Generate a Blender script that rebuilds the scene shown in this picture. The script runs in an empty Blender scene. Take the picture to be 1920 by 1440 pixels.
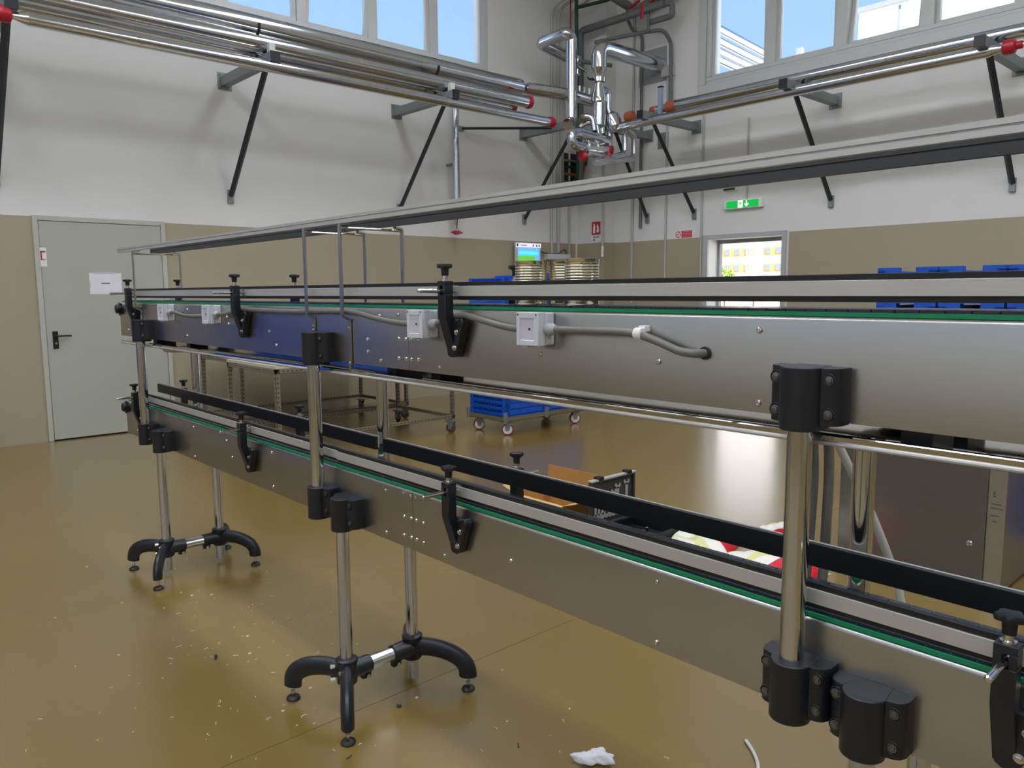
import bpy, bmesh, math, random
from mathutils import Vector, Matrix
random.seed(7)
scene = bpy.context.scene
COL = scene.collection
PI = math.pi

# ------------------------------------------------------------------ camera, world, sun, exposure
def make_camera():
    yaw, p, r = math.radians(47.625), math.radians(6.841), math.radians(-0.407)
    f = Vector((math.cos(p)*math.cos(yaw), math.cos(p)*math.sin(yaw), -math.sin(p)))
    rt = Vector((math.sin(yaw), -math.cos(yaw), 0)); up = rt.cross(f)
    rr = rt*math.cos(r) + up*math.sin(r); uu = -rt*math.sin(r) + up*math.cos(r)
    cam = bpy.data.cameras.new('camera'); o = bpy.data.objects.new('camera', cam); COL.objects.link(o)
    m = Matrix((rr, uu, -f)).transposed().to_4x4(); m.translation = (0, 0, 1.4)
    o.matrix_world = m
    cam.sensor_width = 36; cam.lens = 36*1457.4/1920; cam.clip_start = 0.05; cam.clip_end = 300
    scene.camera = o
make_camera()

world = bpy.data.worlds.new('sky'); scene.world = world; world.use_nodes = True
nt = world.node_tree; nt.nodes.clear()
wo = nt.nodes.new('ShaderNodeOutputWorld'); bg = nt.nodes.new('ShaderNodeBackground')
tc = nt.nodes.new('ShaderNodeTexCoord'); sx = nt.nodes.new('ShaderNodeSeparateXYZ'); cr = nt.nodes.new('ShaderNodeValToRGB')
nt.links.new(tc.outputs['Generated'], sx.inputs[0]); nt.links.new(sx.outputs['Z'], cr.inputs[0])
cr.color_ramp.elements[0].position = 0.0; cr.color_ramp.elements[0].color = (0.68, 0.82, 1.0, 1)
cr.color_ramp.elements[1].position = 0.55; cr.color_ramp.elements[1].color = (0.26, 0.50, 0.97, 1)
e = cr.color_ramp.elements.new(0.22); e.color = (0.48, 0.71, 1.0, 1)
nt.links.new(cr.outputs[0], bg.inputs[0]); bg.inputs[1].default_value = 1.15
nt.links.new(bg.outputs[0], wo.inputs[0])

sun = bpy.data.lights.new('sun', 'SUN'); sun.energy = 22.0; sun.angle = math.radians(0.6); sun.color = (1, 0.95, 0.88)
so = bpy.data.objects.new('sun', sun); COL.objects.link(so)
so.rotation_euler = Vector((0.25, 0.60, -0.76)).to_track_quat('-Z', 'Y').to_euler()

vs = scene.view_settings
vs.view_transform = 'Standard'; vs.look = 'None'; vs.exposure = 0.0; vs.gamma = 1.0; vs.use_curve_mapping = False
FILL_LAMP = 20.0          # strength of the added ceiling fill lights

# ------------------------------------------------------------------ materials
def lin(c):
    return tuple((v/255/12.92 if v/255 <= 0.04045 else ((v/255+0.055)/1.055)**2.4) for v in c) + (1,)
MATS = {}
def mat(name, rgb, rough=0.5, metal=0.0, var=0.0, scale=6.0, bump=0.0, bscale=60.0, coat=0.0, stretch=None, rvar=0.0, aniso=0.0, spec=0.5):
    if name in MATS: return MATS[name]
    m = bpy.data.materials.new(name); m.use_nodes = True; t = m.node_tree; b = t.nodes['Principled BSDF']
    b.inputs['Base Color'].default_value = lin(rgb); b.inputs['Roughness'].default_value = rough; b.inputs['Metallic'].default_value = metal
    b.inputs['Specular IOR Level'].default_value = spec
    if coat: b.inputs['Coat Weight'].default_value = coat; b.inputs['Coat Roughness'].default_value = 0.08
    if aniso: b.inputs['Anisotropic'].default_value = aniso
    co = t.nodes.new('ShaderNodeTexCoord'); mp = t.nodes.new('ShaderNodeMapping'); t.links.new(co.outputs['Object'], mp.inputs[0])
    if stretch: mp.inputs['Scale'].default_value = stretch
    n = t.nodes.new('ShaderNodeTexNoise'); n.inputs['Scale'].default_value = scale; n.inputs['Detail'].default_value = 5
    t.links.new(mp.outputs[0], n.inputs['Vector'])
    if var:
        mx = t.nodes.new('ShaderNodeMixRGB'); mx.blend_type = 'MULTIPLY'; mx.inputs[0].default_value = 1
        c = t.nodes.new('ShaderNodeValToRGB'); c.color_ramp.elements[0].color = (1-var,)*3+(1,); c.color_ramp.elements[1].color = (1+var*0.4,)*3+(1,)
        c.color_ramp.elements[0].position = 0.3; c.color_ramp.elements[1].position = 0.7
        t.links.new(n.outputs[0], c.inputs[0]); mx.inputs[1].default_value = lin(rgb); t.links.new(c.outputs[0], mx.inputs[2])
        t.links.new(mx.outputs[0], b.inputs['Base Color'])
    if rvar:
        mr = t.nodes.new('ShaderNodeMapRange'); mr.inputs[3].default_value = rough-rvar; mr.inputs[4].default_value = rough+rvar
        t.links.new(n.outputs[0], mr.inputs[0]); t.links.new(mr.outputs[0], b.inputs['Roughness'])
    if bump:
        n2 = t.nodes.new('ShaderNodeTexNoise'); n2.inputs['Scale'].default_value = bscale; n2.inputs['Detail'].default_value = 3
        t.links.new(mp.outputs[0], n2.inputs['Vector'])
        bp = t.nodes.new('ShaderNodeBump'); bp.inputs['Strength'].default_value = bump; bp.inputs['Distance'].default_value = 0.01
        t.links.new(n2.outputs[0], bp.inputs['Height']); t.links.new(bp.outputs[0], b.inputs['Normal'])
    MATS[name] = m; return m
def emis(name, rgb, s):
    if name in MATS: return MATS[name]
    m = bpy.data.materials.new(name); m.use_nodes = True; t = m.node_tree; b = t.nodes['Principled BSDF']
    b.inputs['Base Color'].default_value = lin(rgb); b.inputs['Emission Color'].default_value = lin(rgb); b.inputs['Emission Strength'].default_value = s
    MATS[name] = m; return m

M_WALL = mat('white_plaster', (222, 221, 219), 0.75, var=0.03, scale=1.2, bump=0.05, bscale=40)
M_DADO = mat('beige_paint', (168, 157, 134), 0.5, var=0.03, scale=1.0, bump=0.03, bscale=30)
M_CEIL = mat('ceiling_paint', (225, 225, 222), 0.8, var=0.02)
M_FLOOR = mat('mustard_resin', (127, 104, 47), 0.26, var=0.05, scale=0.7, bump=0.02, bscale=160, spec=0.6, coat=0.7)
M_FLOOR.node_tree.nodes['Principled BSDF'].inputs['Coat IOR'].default_value = 1.55
M_FLOOR.node_tree.nodes['Principled BSDF'].inputs['Coat Roughness'].default_value = 0.22
M_JOINT = mat('joint_sealant', (170, 148, 92), 0.6, var=0.05)
M_DOOR = mat('sage_door_paint', (176, 177, 165), 0.45, var=0.02, scale=2)
M_FRAMEW = mat('window_aluminium', (196, 197, 196), 0.4, var=0.03)
M_GREYTRIM = mat('grey_trim', (150, 152, 152), 0.5, var=0.04)
M_STEEL = mat('brushed_stainless', (180, 178, 174), 0.28, 1.0, var=0.03, scale=2.5)
M_STEEL2 = mat('satin_stainless', (178, 176, 172), 0.34, 1.0, var=0.05, scale=20, rvar=0.05)
M_POLISH = mat('polished_stainless', (205, 203, 200), 0.13, 1.0, var=0.03, scale=8)
M_CHROME = mat('chrome_tube', (200, 203, 210), 0.10, 1.0, var=0.03, scale=10)
M_PIPE = mat('pipe_cladding', (198, 200, 205), 0.16, 1.0, var=0.04, scale=7, bump=0.02, bscale=6)
M_ALU = mat('rail_aluminium', (196, 194, 190), 0.5, 0.55, var=0.06, scale=30, stretch=(1, 0.2, 6))
M_GALV = mat('galvanised_strut', (140, 146, 148), 0.5, 0.5, var=0.12, scale=30)
M_DKSTEEL = mat('dark_strut', (62, 66, 70), 0.5, 0.6, var=0.1, scale=40)
M_BLACK = mat('black_plastic', (17, 18, 21), 0.42, var=0.1, scale=50, bump=0.02, bscale=300)
M_BLACK2 = mat('black_polyamide', (24, 26, 33), 0.36, var=0.12, scale=40, bump=0.015, bscale=250)
M_CHAIN = mat('slate_chain', (54, 62, 78), 0.2, var=0.10, scale=60)
M_GREEN = mat('green_wear_strip', (8, 140, 92), 0.45, var=0.05)
M_GREYHOSE = mat('grey_hose', (112, 109, 104), 0.42, var=0.06, scale=60)
M_WHITEHOSE = mat('pale_cable', (196, 195, 186), 0.5, var=0.04)
M_BOX = mat('pale_box_plastic', (206, 208, 214), 0.4, var=0.02)
M_BOXWIN = mat('milky_window', (206, 200, 214), 0.2, var=0.04)
M_RED = mat('red_enamel', (172, 22, 40), 0.35, var=0.08)
M_RUST = mat('rust_primer', (168, 84, 52), 0.6, var=0.25, scale=30)
M_GREYPIPE = mat('grey_pipe_paint', (106, 109, 108), 0.5, var=0.06)
M_CONDUIT = mat('pvc_conduit', (178, 178, 174), 0.5, var=0.03)
M_DKGREEN = mat('dark_green_pipe', (22, 62, 44), 0.5, var=0.08)
M_BLUE = mat('blue_crate_plastic', (14, 84, 196), 0.42, var=0.08, scale=20)
M_BROWNW = mat('brown_caster', (92, 62, 50), 0.5, var=0.1)
M_WHEEL = mat('white_nylon_wheel', (225, 214, 212), 0.4, var=0.04)
M_REDTYRE = mat('red_polyurethane', (132, 40, 42), 0.5, var=0.08)
M_TIN = mat('tinplate', (224, 216, 194), 0.2, 1.0, var=0.05, scale=12)
M_PAPER = mat('white_paper', (232, 232, 238), 0.7, var=0.03)
M_INK = mat('dark_ink', (60, 60, 70), 0.7, var=0.05)
M_PINK = mat('red_print', (196, 40, 62), 0.6, var=0.06)
M_WHITEP = mat('white_print', (235, 233, 230), 0.6, var=0.02)
M_CARD = mat('corrugated_card', (186, 138, 76), 0.75, var=0.08, scale=10)
M_CARDL = mat('card_inside', (206, 172, 110), 0.75, var=0.06, scale=10)
M_DKGREY = mat('dark_grey_plastic', (58, 58, 58), 0.55, var=0.08)
M_WHITEB = mat('white_cladding', (232, 230, 226), 0.6, var=0.03, scale=0.5)
M_GROUND = mat('yard_concrete', (206, 203, 196), 0.8, var=0.06, scale=0.3)
M_ORANGE = mat('terracotta_render', (222, 150, 96), 0.8, var=0.08)
M_LEAF = mat('leaf_green', (104, 138, 52), 0.7, var=0.25, scale=6)
M_GLASSDK = mat('far_glass', (120, 132, 150), 0.2, var=0.05)
M_GLAND = mat('grey_gland', (160, 162, 166), 0.4, var=0.04)
M_SHAVE = mat('pale_shavings', (226, 214, 186), 0.6, var=0.06)
M_HOLE = mat('wall_cavity', (70, 62, 56), 0.8, var=0.2, scale=9)
M_SUPBLUE = mat('support_blue_grey', (150, 165, 185), 0.45, 0.4, var=0.05)

def glass_mat():
    m = bpy.data.materials.new('window_glass'); m.use_nodes = True; t = m.node_tree; t.nodes.clear()
    o = t.nodes.new('ShaderNodeOutputMaterial'); mx = t.nodes.new('ShaderNodeMixShader'); tr = t.nodes.new('ShaderNodeBsdfTransparent')
    gl = t.nodes.new('ShaderNodeBsdfGlossy'); gl.inputs['Roughness'].default_value = 0.02; fr = t.nodes.new('ShaderNodeFresnel'); fr.inputs[0].default_value = 1.25
    tr.inputs[0].default_value = (0.93, 0.96, 0.98, 1)
    t.links.new(fr.outputs[0], mx.inputs[0]); t.links.new(tr.outputs[0], mx.inputs[1]); t.links.new(gl.outputs[0], mx.inputs[2]); t.links.new(mx.outputs[0], o.inputs[0])
    return m
M_GLASS = glass_mat()
def sack_mat():
    m = mat('sack_print', (232, 228, 222), 0.5, var=0.02); t = m.node_tree; b = t.nodes['Principled BSDF']
    co = t.nodes.new('ShaderNodeTexCoord'); w = t.nodes.new('ShaderNodeTexNoise'); w.inputs['Scale'].default_value = 3.2; w.inputs['Detail'].default_value = 0
    c = t.nodes.new('ShaderNodeValToRGB'); c.color_ramp.interpolation = 'CONSTANT'
    c.color_ramp.elements[0].color = lin((230, 226, 218)); c.color_ramp.elements[1].position = 0.53; c.color_ramp.elements[1].color = lin((206, 30, 42))
    e = c.color_ramp.elements.new(0.38); e.color = lin((214, 214, 150)); e = c.color_ramp.elements.new(0.42); e.color = lin((232, 228, 222))
    t.links.new(co.outputs['Object'], w.inputs[0]); t.links.new(w.outputs[0], c.inputs[0]); t.links.new(c.outputs[0], b.inputs['Base Color'])
    return m
M_SACK = sack_mat()

# ------------------------------------------------------------------ mesh builder
class MB:
    def __init__(s): s.v = []; s.f = []
    def add(s, vs, fs):
        o = len(s.v); s.v += [tuple(v) for v in vs]; s.f += [tuple(i+o for i in f) for f in fs]; return s
    def box(s, x0, x1, y0, y1, z0, z1):
        x0, x1 = sorted((x0, x1)); y0, y1 = sorted((y0, y1)); z0, z1 = sorted((z0, z1))
        return s.add([(x0,y0,z0),(x1,y0,z0),(x1,y1,z0),(x0,y1,z0),(x0,y0,z1),(x1,y0,z1),(x1,y1,z1),(x0,y1,z1)],
                     [(0,3,2,1),(4,5,6,7),(0,1,5,4),(1,2,6,5),(2,3,7,6),(3,0,4,7)])
    def prism(s, poly, axis, a0, a1):
        n = len(poly)
        def P(p, a): return {'x': (a, p[0], p[1]), 'y': (p[0], a, p[1]), 'z': (p[0], p[1], a)}[axis]
        vs = [P(p, a0) for p in poly] + [P(p, a1) for p in poly]
        fs = [tuple(range(n))[::-1], tuple(range(n, 2*n))] + [(i, (i+1) % n, n+(i+1) % n, n+i) for i in range(n)]
        return s.add(vs, fs)
    def tube(s, pts, r, seg=12, caps=True, flat=None):
        pts = [Vector(p) for p in pts]; n = len(pts)
        rs = r if isinstance(r, (list, tuple)) else [r]*n
        T = []
        for i in range(n):
            a = pts[max(i-1, 0)]; b = pts[min(i+1, n-1)]
            d = (b-a); T.append(d.normalized() if d.length > 1e-9 else Vector((0,0,1)))
        up = Vector((0,0,1)) if abs(T[0].z) < 0.9 else Vector((1,0,0))
        u = T[0].cross(up).normalized(); vs = []
        for i in range(n):
            u = (u - T[i]*u.dot(T[i]));  u = u.normalized() if u.length > 1e-6 else T[i].orthogonal().normalized()
            w = T[i].cross(u)
            k = flat if flat else (1, 1)
            for j in range(seg):
                a = 2*PI*j/seg; vs.append(pts[i] + u*math.cos(a)*rs[i]*k[0] + w*math.sin(a)*rs[i]*k[1])
        fs = [(i*seg+j, i*seg+(j+1) % seg, (i+1)*seg+(j+1) % seg, (i+1)*seg+j) for i in range(n-1) for j in range(seg)]
        if caps: fs += [tuple(range(seg))[::-1], tuple(range((n-1)*seg, n*seg))]
        return s.add(vs, fs)
    def cyl(s, p0, p1, r, seg=16, r2=None, caps=True): return s.tube([p0, p1], [r, r if r2 is None else r2], seg, caps)
    def lathe(s, prof, origin, axis=(0,0,1), seg=24):
        ax = Vector(axis).normalized(); u = ax.orthogonal().normalized(); w = ax.cross(u); O = Vector(origin); vs = []
        for r, h in prof:
            for j in range(seg):
                a = 2*PI*j/seg; vs.append(O + ax*h + (u*math.cos(a)+w*math.sin(a))*max(r, 1e-4))
        n = len(prof)
        fs = [(i*seg+j, i*seg+(j+1) % seg, (i+1)*seg+(j+1) % seg, (i+1)*seg+j) for i in range(n-1) for j in range(seg)]
        fs += [tuple(range(seg))[::-1], tuple(range((n-1)*seg, n*seg))]
        return s.add(vs, fs)
    def mesh(s, name, m, angle=35):
        me = bpy.data.meshes.new(name); me.from_pydata(s.v, [], s.f); me.validate()
        bm = bmesh.new(); bm.from_mesh(me); bmesh.ops.recalc_face_normals(bm, faces=bm.faces); bm.to_mesh(me); bm.free()
        me.polygons.foreach_set('use_smooth', [True]*len(me.polygons)); me.set_sharp_from_angle(angle=math.radians(angle))
        me.materials.append(m); return me
    def build(s, name, m, parent=None, bev=0.0, angle=35, loc=None):
        return link(name, s.mesh(name, m, angle), parent, bev, loc)
def link(name, me, parent=None, bev=0.0, loc=None, rz=0.0):
    o = bpy.data.objects.new(name, me); COL.objects.link(o)
    if parent is not None: o.parent = parent
    if loc is not None: o.location = loc
    if rz: o.rotation_euler.z = rz
    if bev:
        b = o.modifiers.new('bevel', 'BEVEL'); b.width = bev; b.segments = 2; b.limit_method = 'ANGLE'; b.angle_limit = math.radians(40)
    return o
def tag(o, label, cat, group=None, kind=None):
    if label: o['label'] = label
    if cat: o['category'] = cat
    if group: o['group'] = group
    if kind: o['kind'] = kind
    return o
def thing(name, label, cat, loc=(0,0,0), group=None, rz=0.0):
    o = bpy.data.objects.new(name, None); COL.objects.link(o); o.location = loc; o.rotation_euler.z = rz; o.empty_display_size = 0.05
    return tag(o, label, cat, group)
def struct(o, label=None, cat='structure'):
    o['kind'] = 'structure'
    if label: o['label'] = label
    o['category'] = cat
    return o
def copy_tree(o, parent=None):
    c = o.copy(); COL.objects.link(c)
    if parent is not None: c.parent = parent
    for ch in o.children: copy_tree(ch, c)
    return c
def fillet(pts, rad, n=6):
    P = [Vector(p) for p in pts]; out = [P[0]]
    for i in range(1, len(P)-1):
        a, b, c = P[i-1], P[i], P[i+1]; d1 = (a-b); d2 = (c-b)
        r = min(rad, d1.length*0.49, d2.length*0.49); d1.normalize(); d2.normalize()
        s, e_ = b+d1*r, b+d2*r
        for k in range(n+1):
            t = k/n; out.append((1-t)**2*s + 2*t*(1-t)*b + t*t*e_)
    out.append(P[-1]); return out

# ================================================================== THE ROOM
YW, XW, ZC = 8.386, 9.30, 6.2       # door wall, exit wall, ceiling
X0, Y0 = -6.0, -5.0                 # far sides of the hall behind the camera
DZ = 2.115                          # top of the beige paint
# floor: slabs with sealed joints
fb = struct(MB().box(X0-.3, XW+.3, Y0-.3, YW+.3, -0.2, -0.002).build('floor', M_JOINT), 'mustard yellow glossy resin floor of the hall', 'floor')
ys = [Y0-.3, -0.85, 2.18, 5.22, YW+.3]
for i in range(4):
    g = 0.0016
    link('floor_slab', MB().box(X0-.3, XW+.3, ys[i]+(g if i else 0), ys[i+1]-(g if i < 3 else 0), -0.010, 0).mesh('floor_slab', M_FLOOR), fb)
struct(MB().box(X0-.3, XW+.3, Y0-.3, YW+.3, ZC, ZC+.2).build('ceiling', M_CEIL), 'white ceiling of the hall', 'ceiling')

# wall with the sage door and the long window band
WL0, WL1, WLZ0, WLZ1 = -1.2, 7.25, 4.38, 5.75
DL0, DL1, DLZ = 1.655, 2.838, 2.125
wl = MB()
wl.box(X0-.3, DL0, YW, YW+.3, 0, WLZ0).box(DL1, XW+.3, YW, YW+.3, 0, WLZ0).box(DL0, DL1, YW, YW+.3, DLZ, WLZ0)
wl.box(X0-.3, WL0, YW, YW+.3, WLZ0, WLZ1).box(WL1, XW+.3, YW, YW+.3, WLZ0, WLZ1).box(X0-.3, XW+.3, YW, YW+.3, WLZ1, ZC)
wl.box(DL0, DL1, YW+.2, YW+.3, 0, DLZ)
WALL_L = struct(wl.build('wall_left', M_WALL), 'white wall above the sage door with a high window band', 'wall')
for a, b in ((X0, DL0), (DL1, 9.0)):
    MB().box(a, b, YW-.008, YW+.01, 0, DZ).build('dado_panel', M_DADO, WALL_L)
# exit wall
WR0, WR1, WRZ0, WRZ1 = -3.0, 6.25, 4.17, 5.75
DR0, DR1, DRZ = 5.075, 6.165, 2.075
wr = MB()
wr.box(XW, XW+.3, Y0-.3, DR0, 0, WRZ0).box(XW, XW+.3, DR1, YW+.3, 0, WRZ0).box(XW, XW+.3, DR0, DR1, DRZ, WRZ0)
wr.box(XW, XW+.3, Y0-.3, WR0, WRZ0, WRZ1).box(XW, XW+.3, WR1, YW+.3, WRZ0, WRZ1).box(XW, XW+.3, Y0-.3, YW+.3, WRZ1, ZC)
WALL_R = struct(wr.build('wall_right', M_WALL), 'white wall with the open exit door and large window', 'wall')
for a, b in ((Y0, DR0-.09), (DR1+.09, 7.84)):
    MB().box(XW-.010, XW+.01, a, b, 0, DZ).build('dado_panel', M_DADO, WALL_R)
# corner pillar
PX, PY = 9.06, 7.84
pl = struct(MB().box(PX, XW+.01, PY, YW+.01, 0, ZC).build('trim_1', M_WALL), 'white square pillar in the corner of the hall', 'pillar')
MB().box(PX-.008, XW, PY-.008, YW, 0, DZ).build('dado_panel', M_DADO, pl)
# walls behind the camera, one with a window band
wb = MB()
wb.box(X0-.3, X0, Y0-.3, YW+.3, 0, 3.2).box(X0-.3, X0, Y0-.3, YW+.3, 5.6, ZC)
for k in range(6): wb.box(X0-.3, X0, Y0-.3+k*2.62, Y0+.3+k*2.62, 3.2, 5.6)
WALL_B = struct(wb.build('wall_back', M_WALL), 'white wall behind the viewpoint with tall windows', 'wall')
MB().box(X0-.01, X0+.008, Y0, YW, 0, .9).build('dado_panel', M_DADO, WALL_B)
WALL_S = struct(MB().box(X0-.3, XW+.3, Y0-.3, Y0, 0, ZC).build('wall_side', M_WALL), 'white side wall behind the viewpoint', 'wall')
MB().box(X0, XW, Y0-.01, Y0+.008, 0, DZ).build('dado_panel', M_DADO, WALL_S)

# ------------------------------------------------------------------ windows
def sash(parent, axis, a0, a1, z0, z1, c, tilt=0.0):
    """one sash: frame + pane, hinged at the bottom; axis 'x' or 'y' is the wall direction, c the plane"""
    w, t = 0.04, 0.03
    fr = MB()
    def bx(p, q, r0, r1, d0=-t, d1=t):
        if axis == 'x': fr.box(p, q, d0, d1, r0, r1)
        else: fr.box(d0, d1, p, q, r0, r1)
    h = z1-z0
    bx(a0, a1, 0, w); bx(a0, a1, h-w, h); bx(a0, a0+w, w, h-w); bx(a1-w, a1, w, h-w)
    o = fr.build('sash', M_FRAMEW, parent, loc=(0, c, z0) if axis == 'x' else (c, 0, z0))
    g = MB()
    if axis == 'x': g.box(a0+w-.004, a1-w+.004, -.003, .003, w-.004, h-w+.004)
    else: g.box(-.003, .003, a0+w-.004, a1-w+.004, w-.004, h-w+.004)
    g.build('pane', M_GLASS, o)
    if tilt:
        if axis == 'x': o.rotation_euler.x = tilt
        else: o.rotation_euler.y = tilt
    return o
w1 = struct(thing('window_1', None, None), 'long high window band above the sage door', 'window')
f = MB()
f.box(WL0, WL1, YW+.0, YW+.14, WLZ0, WLZ0+.05).box(WL0, WL1, YW+.0, YW+.14, WLZ1-.05, WLZ1).box(WL1-.07, WL1, YW, YW+.14, WLZ0+.05, WLZ1-.05).box(WL0, WL0+.07, YW, YW+.14, WLZ0+.05, WLZ1-.05)
f.build('frame', M_FRAMEW, w1)
ml = [WL1-.07, 6.335, 5.41, 4.48, 3.55, 2.62, 1.69, 0.76, -0.17, WL0+.07]
for i, x in enumerate(ml[1:-1]): MB().box(x-.055, x+.055, YW+.01, YW+.13, WLZ0+.05, WLZ1-.05).build('mullion', M_FRAMEW, w1)
for i in range(len(ml)-1):
    b_, a_ = ml[i]-(0.055 if i else 0), ml[i+1]+(0.055 if i < len(ml)-2 else 0)
    sash(w1, 'x', a_, b_, WLZ0+.05, WLZ1-.05, YW+.07, math.radians(9) if i in (2, 4, 6) else 0)
w2 = struct(thing('window_2', None, None), 'large window above the open exit door', 'window')
f = MB()
f.box(XW-.03, XW+.16, WR0, WR1, WRZ0, WRZ0+.05).box(XW-.03, XW+.16, WR0, WR1, WRZ1-.05, WRZ1).box(XW-.03, XW+.16, WR1-.05, WR1, WRZ0+.05, WRZ1-.05).box(XW-.03, XW+.16, WR0, WR0+.05, WRZ0+.05, WRZ1-.05)
f.box(XW-.045, XW, WR0-.11, WR1+.11, WRZ0-.19, WRZ0-.04).box(XW-.045, XW, WR1+.002, WR1+.11, WRZ0-.04, WRZ1)
f.box(XW-.03, XW, WR0-.11, WR1+.002, WRZ0-.04, WRZ0)
f.build('frame', M_FRAMEW, w2, bev=.006)
mr = [WR1-.05, 5.33, 4.42, 3.47, 2.55, 1.6, 0.65, -0.3, -1.25, -2.2, WR0+.05]
for y in mr[1:-1]: MB().box(XW-.02, XW+.14, y-.07, y+.07, WRZ0+.05, WRZ1-.05).build('mullion', M_FRAMEW, w2)
for i in range(len(mr)-1):
    b_, a_ = mr[i]-(0.07 if i else 0), mr[i+1]+(0.07 if i < len(mr)-2 else 0)
    sash(w2, 'y', a_, b_, WRZ0+.05, WRZ1-.05, XW+.07, math.radians(8) if i == 2 else 0)
for k in range(5):
    y0, y1 = Y0+.3+k*2.62, Y0-.3+(k+1)*2.62
    w = struct(thing('window_%d' % (k+3), None, None), 'tall window in the wall behind the viewpoint, %s from the far side' % ('first', 'second', 'third', 'fourth', 'fifth')[k], 'window')
    MB().box(X0-.2, X0-.05, y0, y1, 3.2, 3.27).box(X0-.2, X0-.05, y0, y1, 5.53, 5.6).box(X0-.2, X0-.05, (y0+y1)/2-.05, (y0+y1)/2+.05, 3.27, 5.53).build('frame', M_FRAMEW, w)
    MB().box(X0-.125, X0-.119, y0, y1, 3.27, 5.53).build('pane', M_GLASS, w)

# ------------------------------------------------------------------ sage door
d1 = struct(thing('door_1', None, None, (DL0, YW, 0)), 'closed sage grey metal door with black lever handle', 'door')
W_ = DL1-DL0
f = MB(); f.box(0, .045, -.03, .12, 0, DLZ).box(W_-.045, W_, -.03, .12, 0, DLZ).box(.045, W_-.045, -.03, .12, DLZ-.045, DLZ)
f.build('frame', mat('door_frame_paint', (186, 186, 174), 0.45, var=0.02), d1, bev=.004)
lf = MB().box(.048, W_-.048, -.022, .03, .012, DLZ-.048).build('door_leaf', M_DOOR, d1, bev=.003)
hp = MB().box(.095, .142, -.034, -.022, .885, 1.05).build('door_handle', M_BLACK, lf, bev=.004)
MB().tube(fillet([(.119, -.03, 1.005), (.119, -.075, 1.005), (.245, -.075, 1.005)], .02), .0095, 10).build('lever', M_BLACK, d1)
MB().cyl((.119, -.034, .935), (.119, -.042, .935), .011, 14).build('lock_cylinder', M_POLISH, d1)
for z in (.35, 1.75): MB().cyl((W_-.045, -.035, z), (W_-.045, -.035, z+.11), .011, 10).build('hinge', M_DOOR, d1)
st = tag(MB().box(1.70, 1.752, YW-.026, YW-.0225, 1.655, 1.83).build('sticker', M_WHITEP), 'small red and white sticker high on the sage door', 'sticker')
MB().box(1.703, 1.715, YW-.0275, YW-.026, 1.72, 1.80).box(1.703, 1.745, YW-.0275, YW-.026, 1.785, 1.80).box(1.703, 1.74, YW-.0275, YW-.026, 1.715, 1.722).build('print', M_PINK, st)
pp = tag(MB().box(2.10, 2.39, YW-.0255, YW-.0225, 1.395, 1.60).build('paper_notice', M_PAPER), 'white paper notice taped to the sage door', 'paper')
MB().box(2.205, 2.285, YW-.0265, YW-.0255, 1.495, 1.505).build('print', M_INK, pp)
MB().box(2.14, 2.34, YW-.0268, YW-.0255, 1.592, 1.612).box(2.092, 2.108, YW-.0268, YW-.0255, 1.46, 1.52).build('tape', M_BOXWIN, pp)

# ------------------------------------------------------------------ exit doorway
d2 = struct(thing('door_2', None, None, (XW, DR0, 0)), 'open exit doorway with grey frame and daylight outside', 'door')
L_ = DR1-DR0
f = MB(); f.box(-.03, .0, -.06, .0, 0, DRZ+.06).box(-.03, .0, L_, L_+.085, 0, DRZ+.06).box(-.03, 0, 0, L_, DRZ, DRZ+.06)
f.build('frame', mat('pale_frame_paint', (178, 180, 179), .5, var=.03), d2, bev=.004)
f = MB(); f.box(.22, .29, .0, .035, 0, DRZ).box(.22, .29, L_-.035, L_, 0, DRZ).box(.22, .29, .035, L_-.035, DRZ-.05, DRZ)
f.build('jamb', M_GREYTRIM, d2)

# ------------------------------------------------------------------ ceiling fill lights out of view, added to brighten the hall
def fill_light(x, y, lx, ly, k):
    t = thing('added_fill_light', 'added unseen ceiling fill light, %s row from the door wall, %s from the exit wall' % (('third', 'second', 'first')[(k-1) % 3], ('third', 'second', 'first')[(k-1)//3]), 'light', (x, y, ZC-.14), 'added fill lights under the ceiling')
    MB().box(-lx/2-.03, lx/2+.03, -ly/2-.03, ly/2+.03, .04, .14).build('housing', M_FRAMEW, t)
    MB().box(-lx/2, lx/2, -ly/2, ly/2, .03, .041).build('fill_panel', emis('fill_light_glow', (243, 248, 255), FILL_LAMP), t)
k = 0
for x in (-3.6, 0.6, 4.8):
    for y in (-2.6, 1.2, 5.0):
        k += 1; fill_light(x, y, 0.5, 2.8, k)

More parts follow.
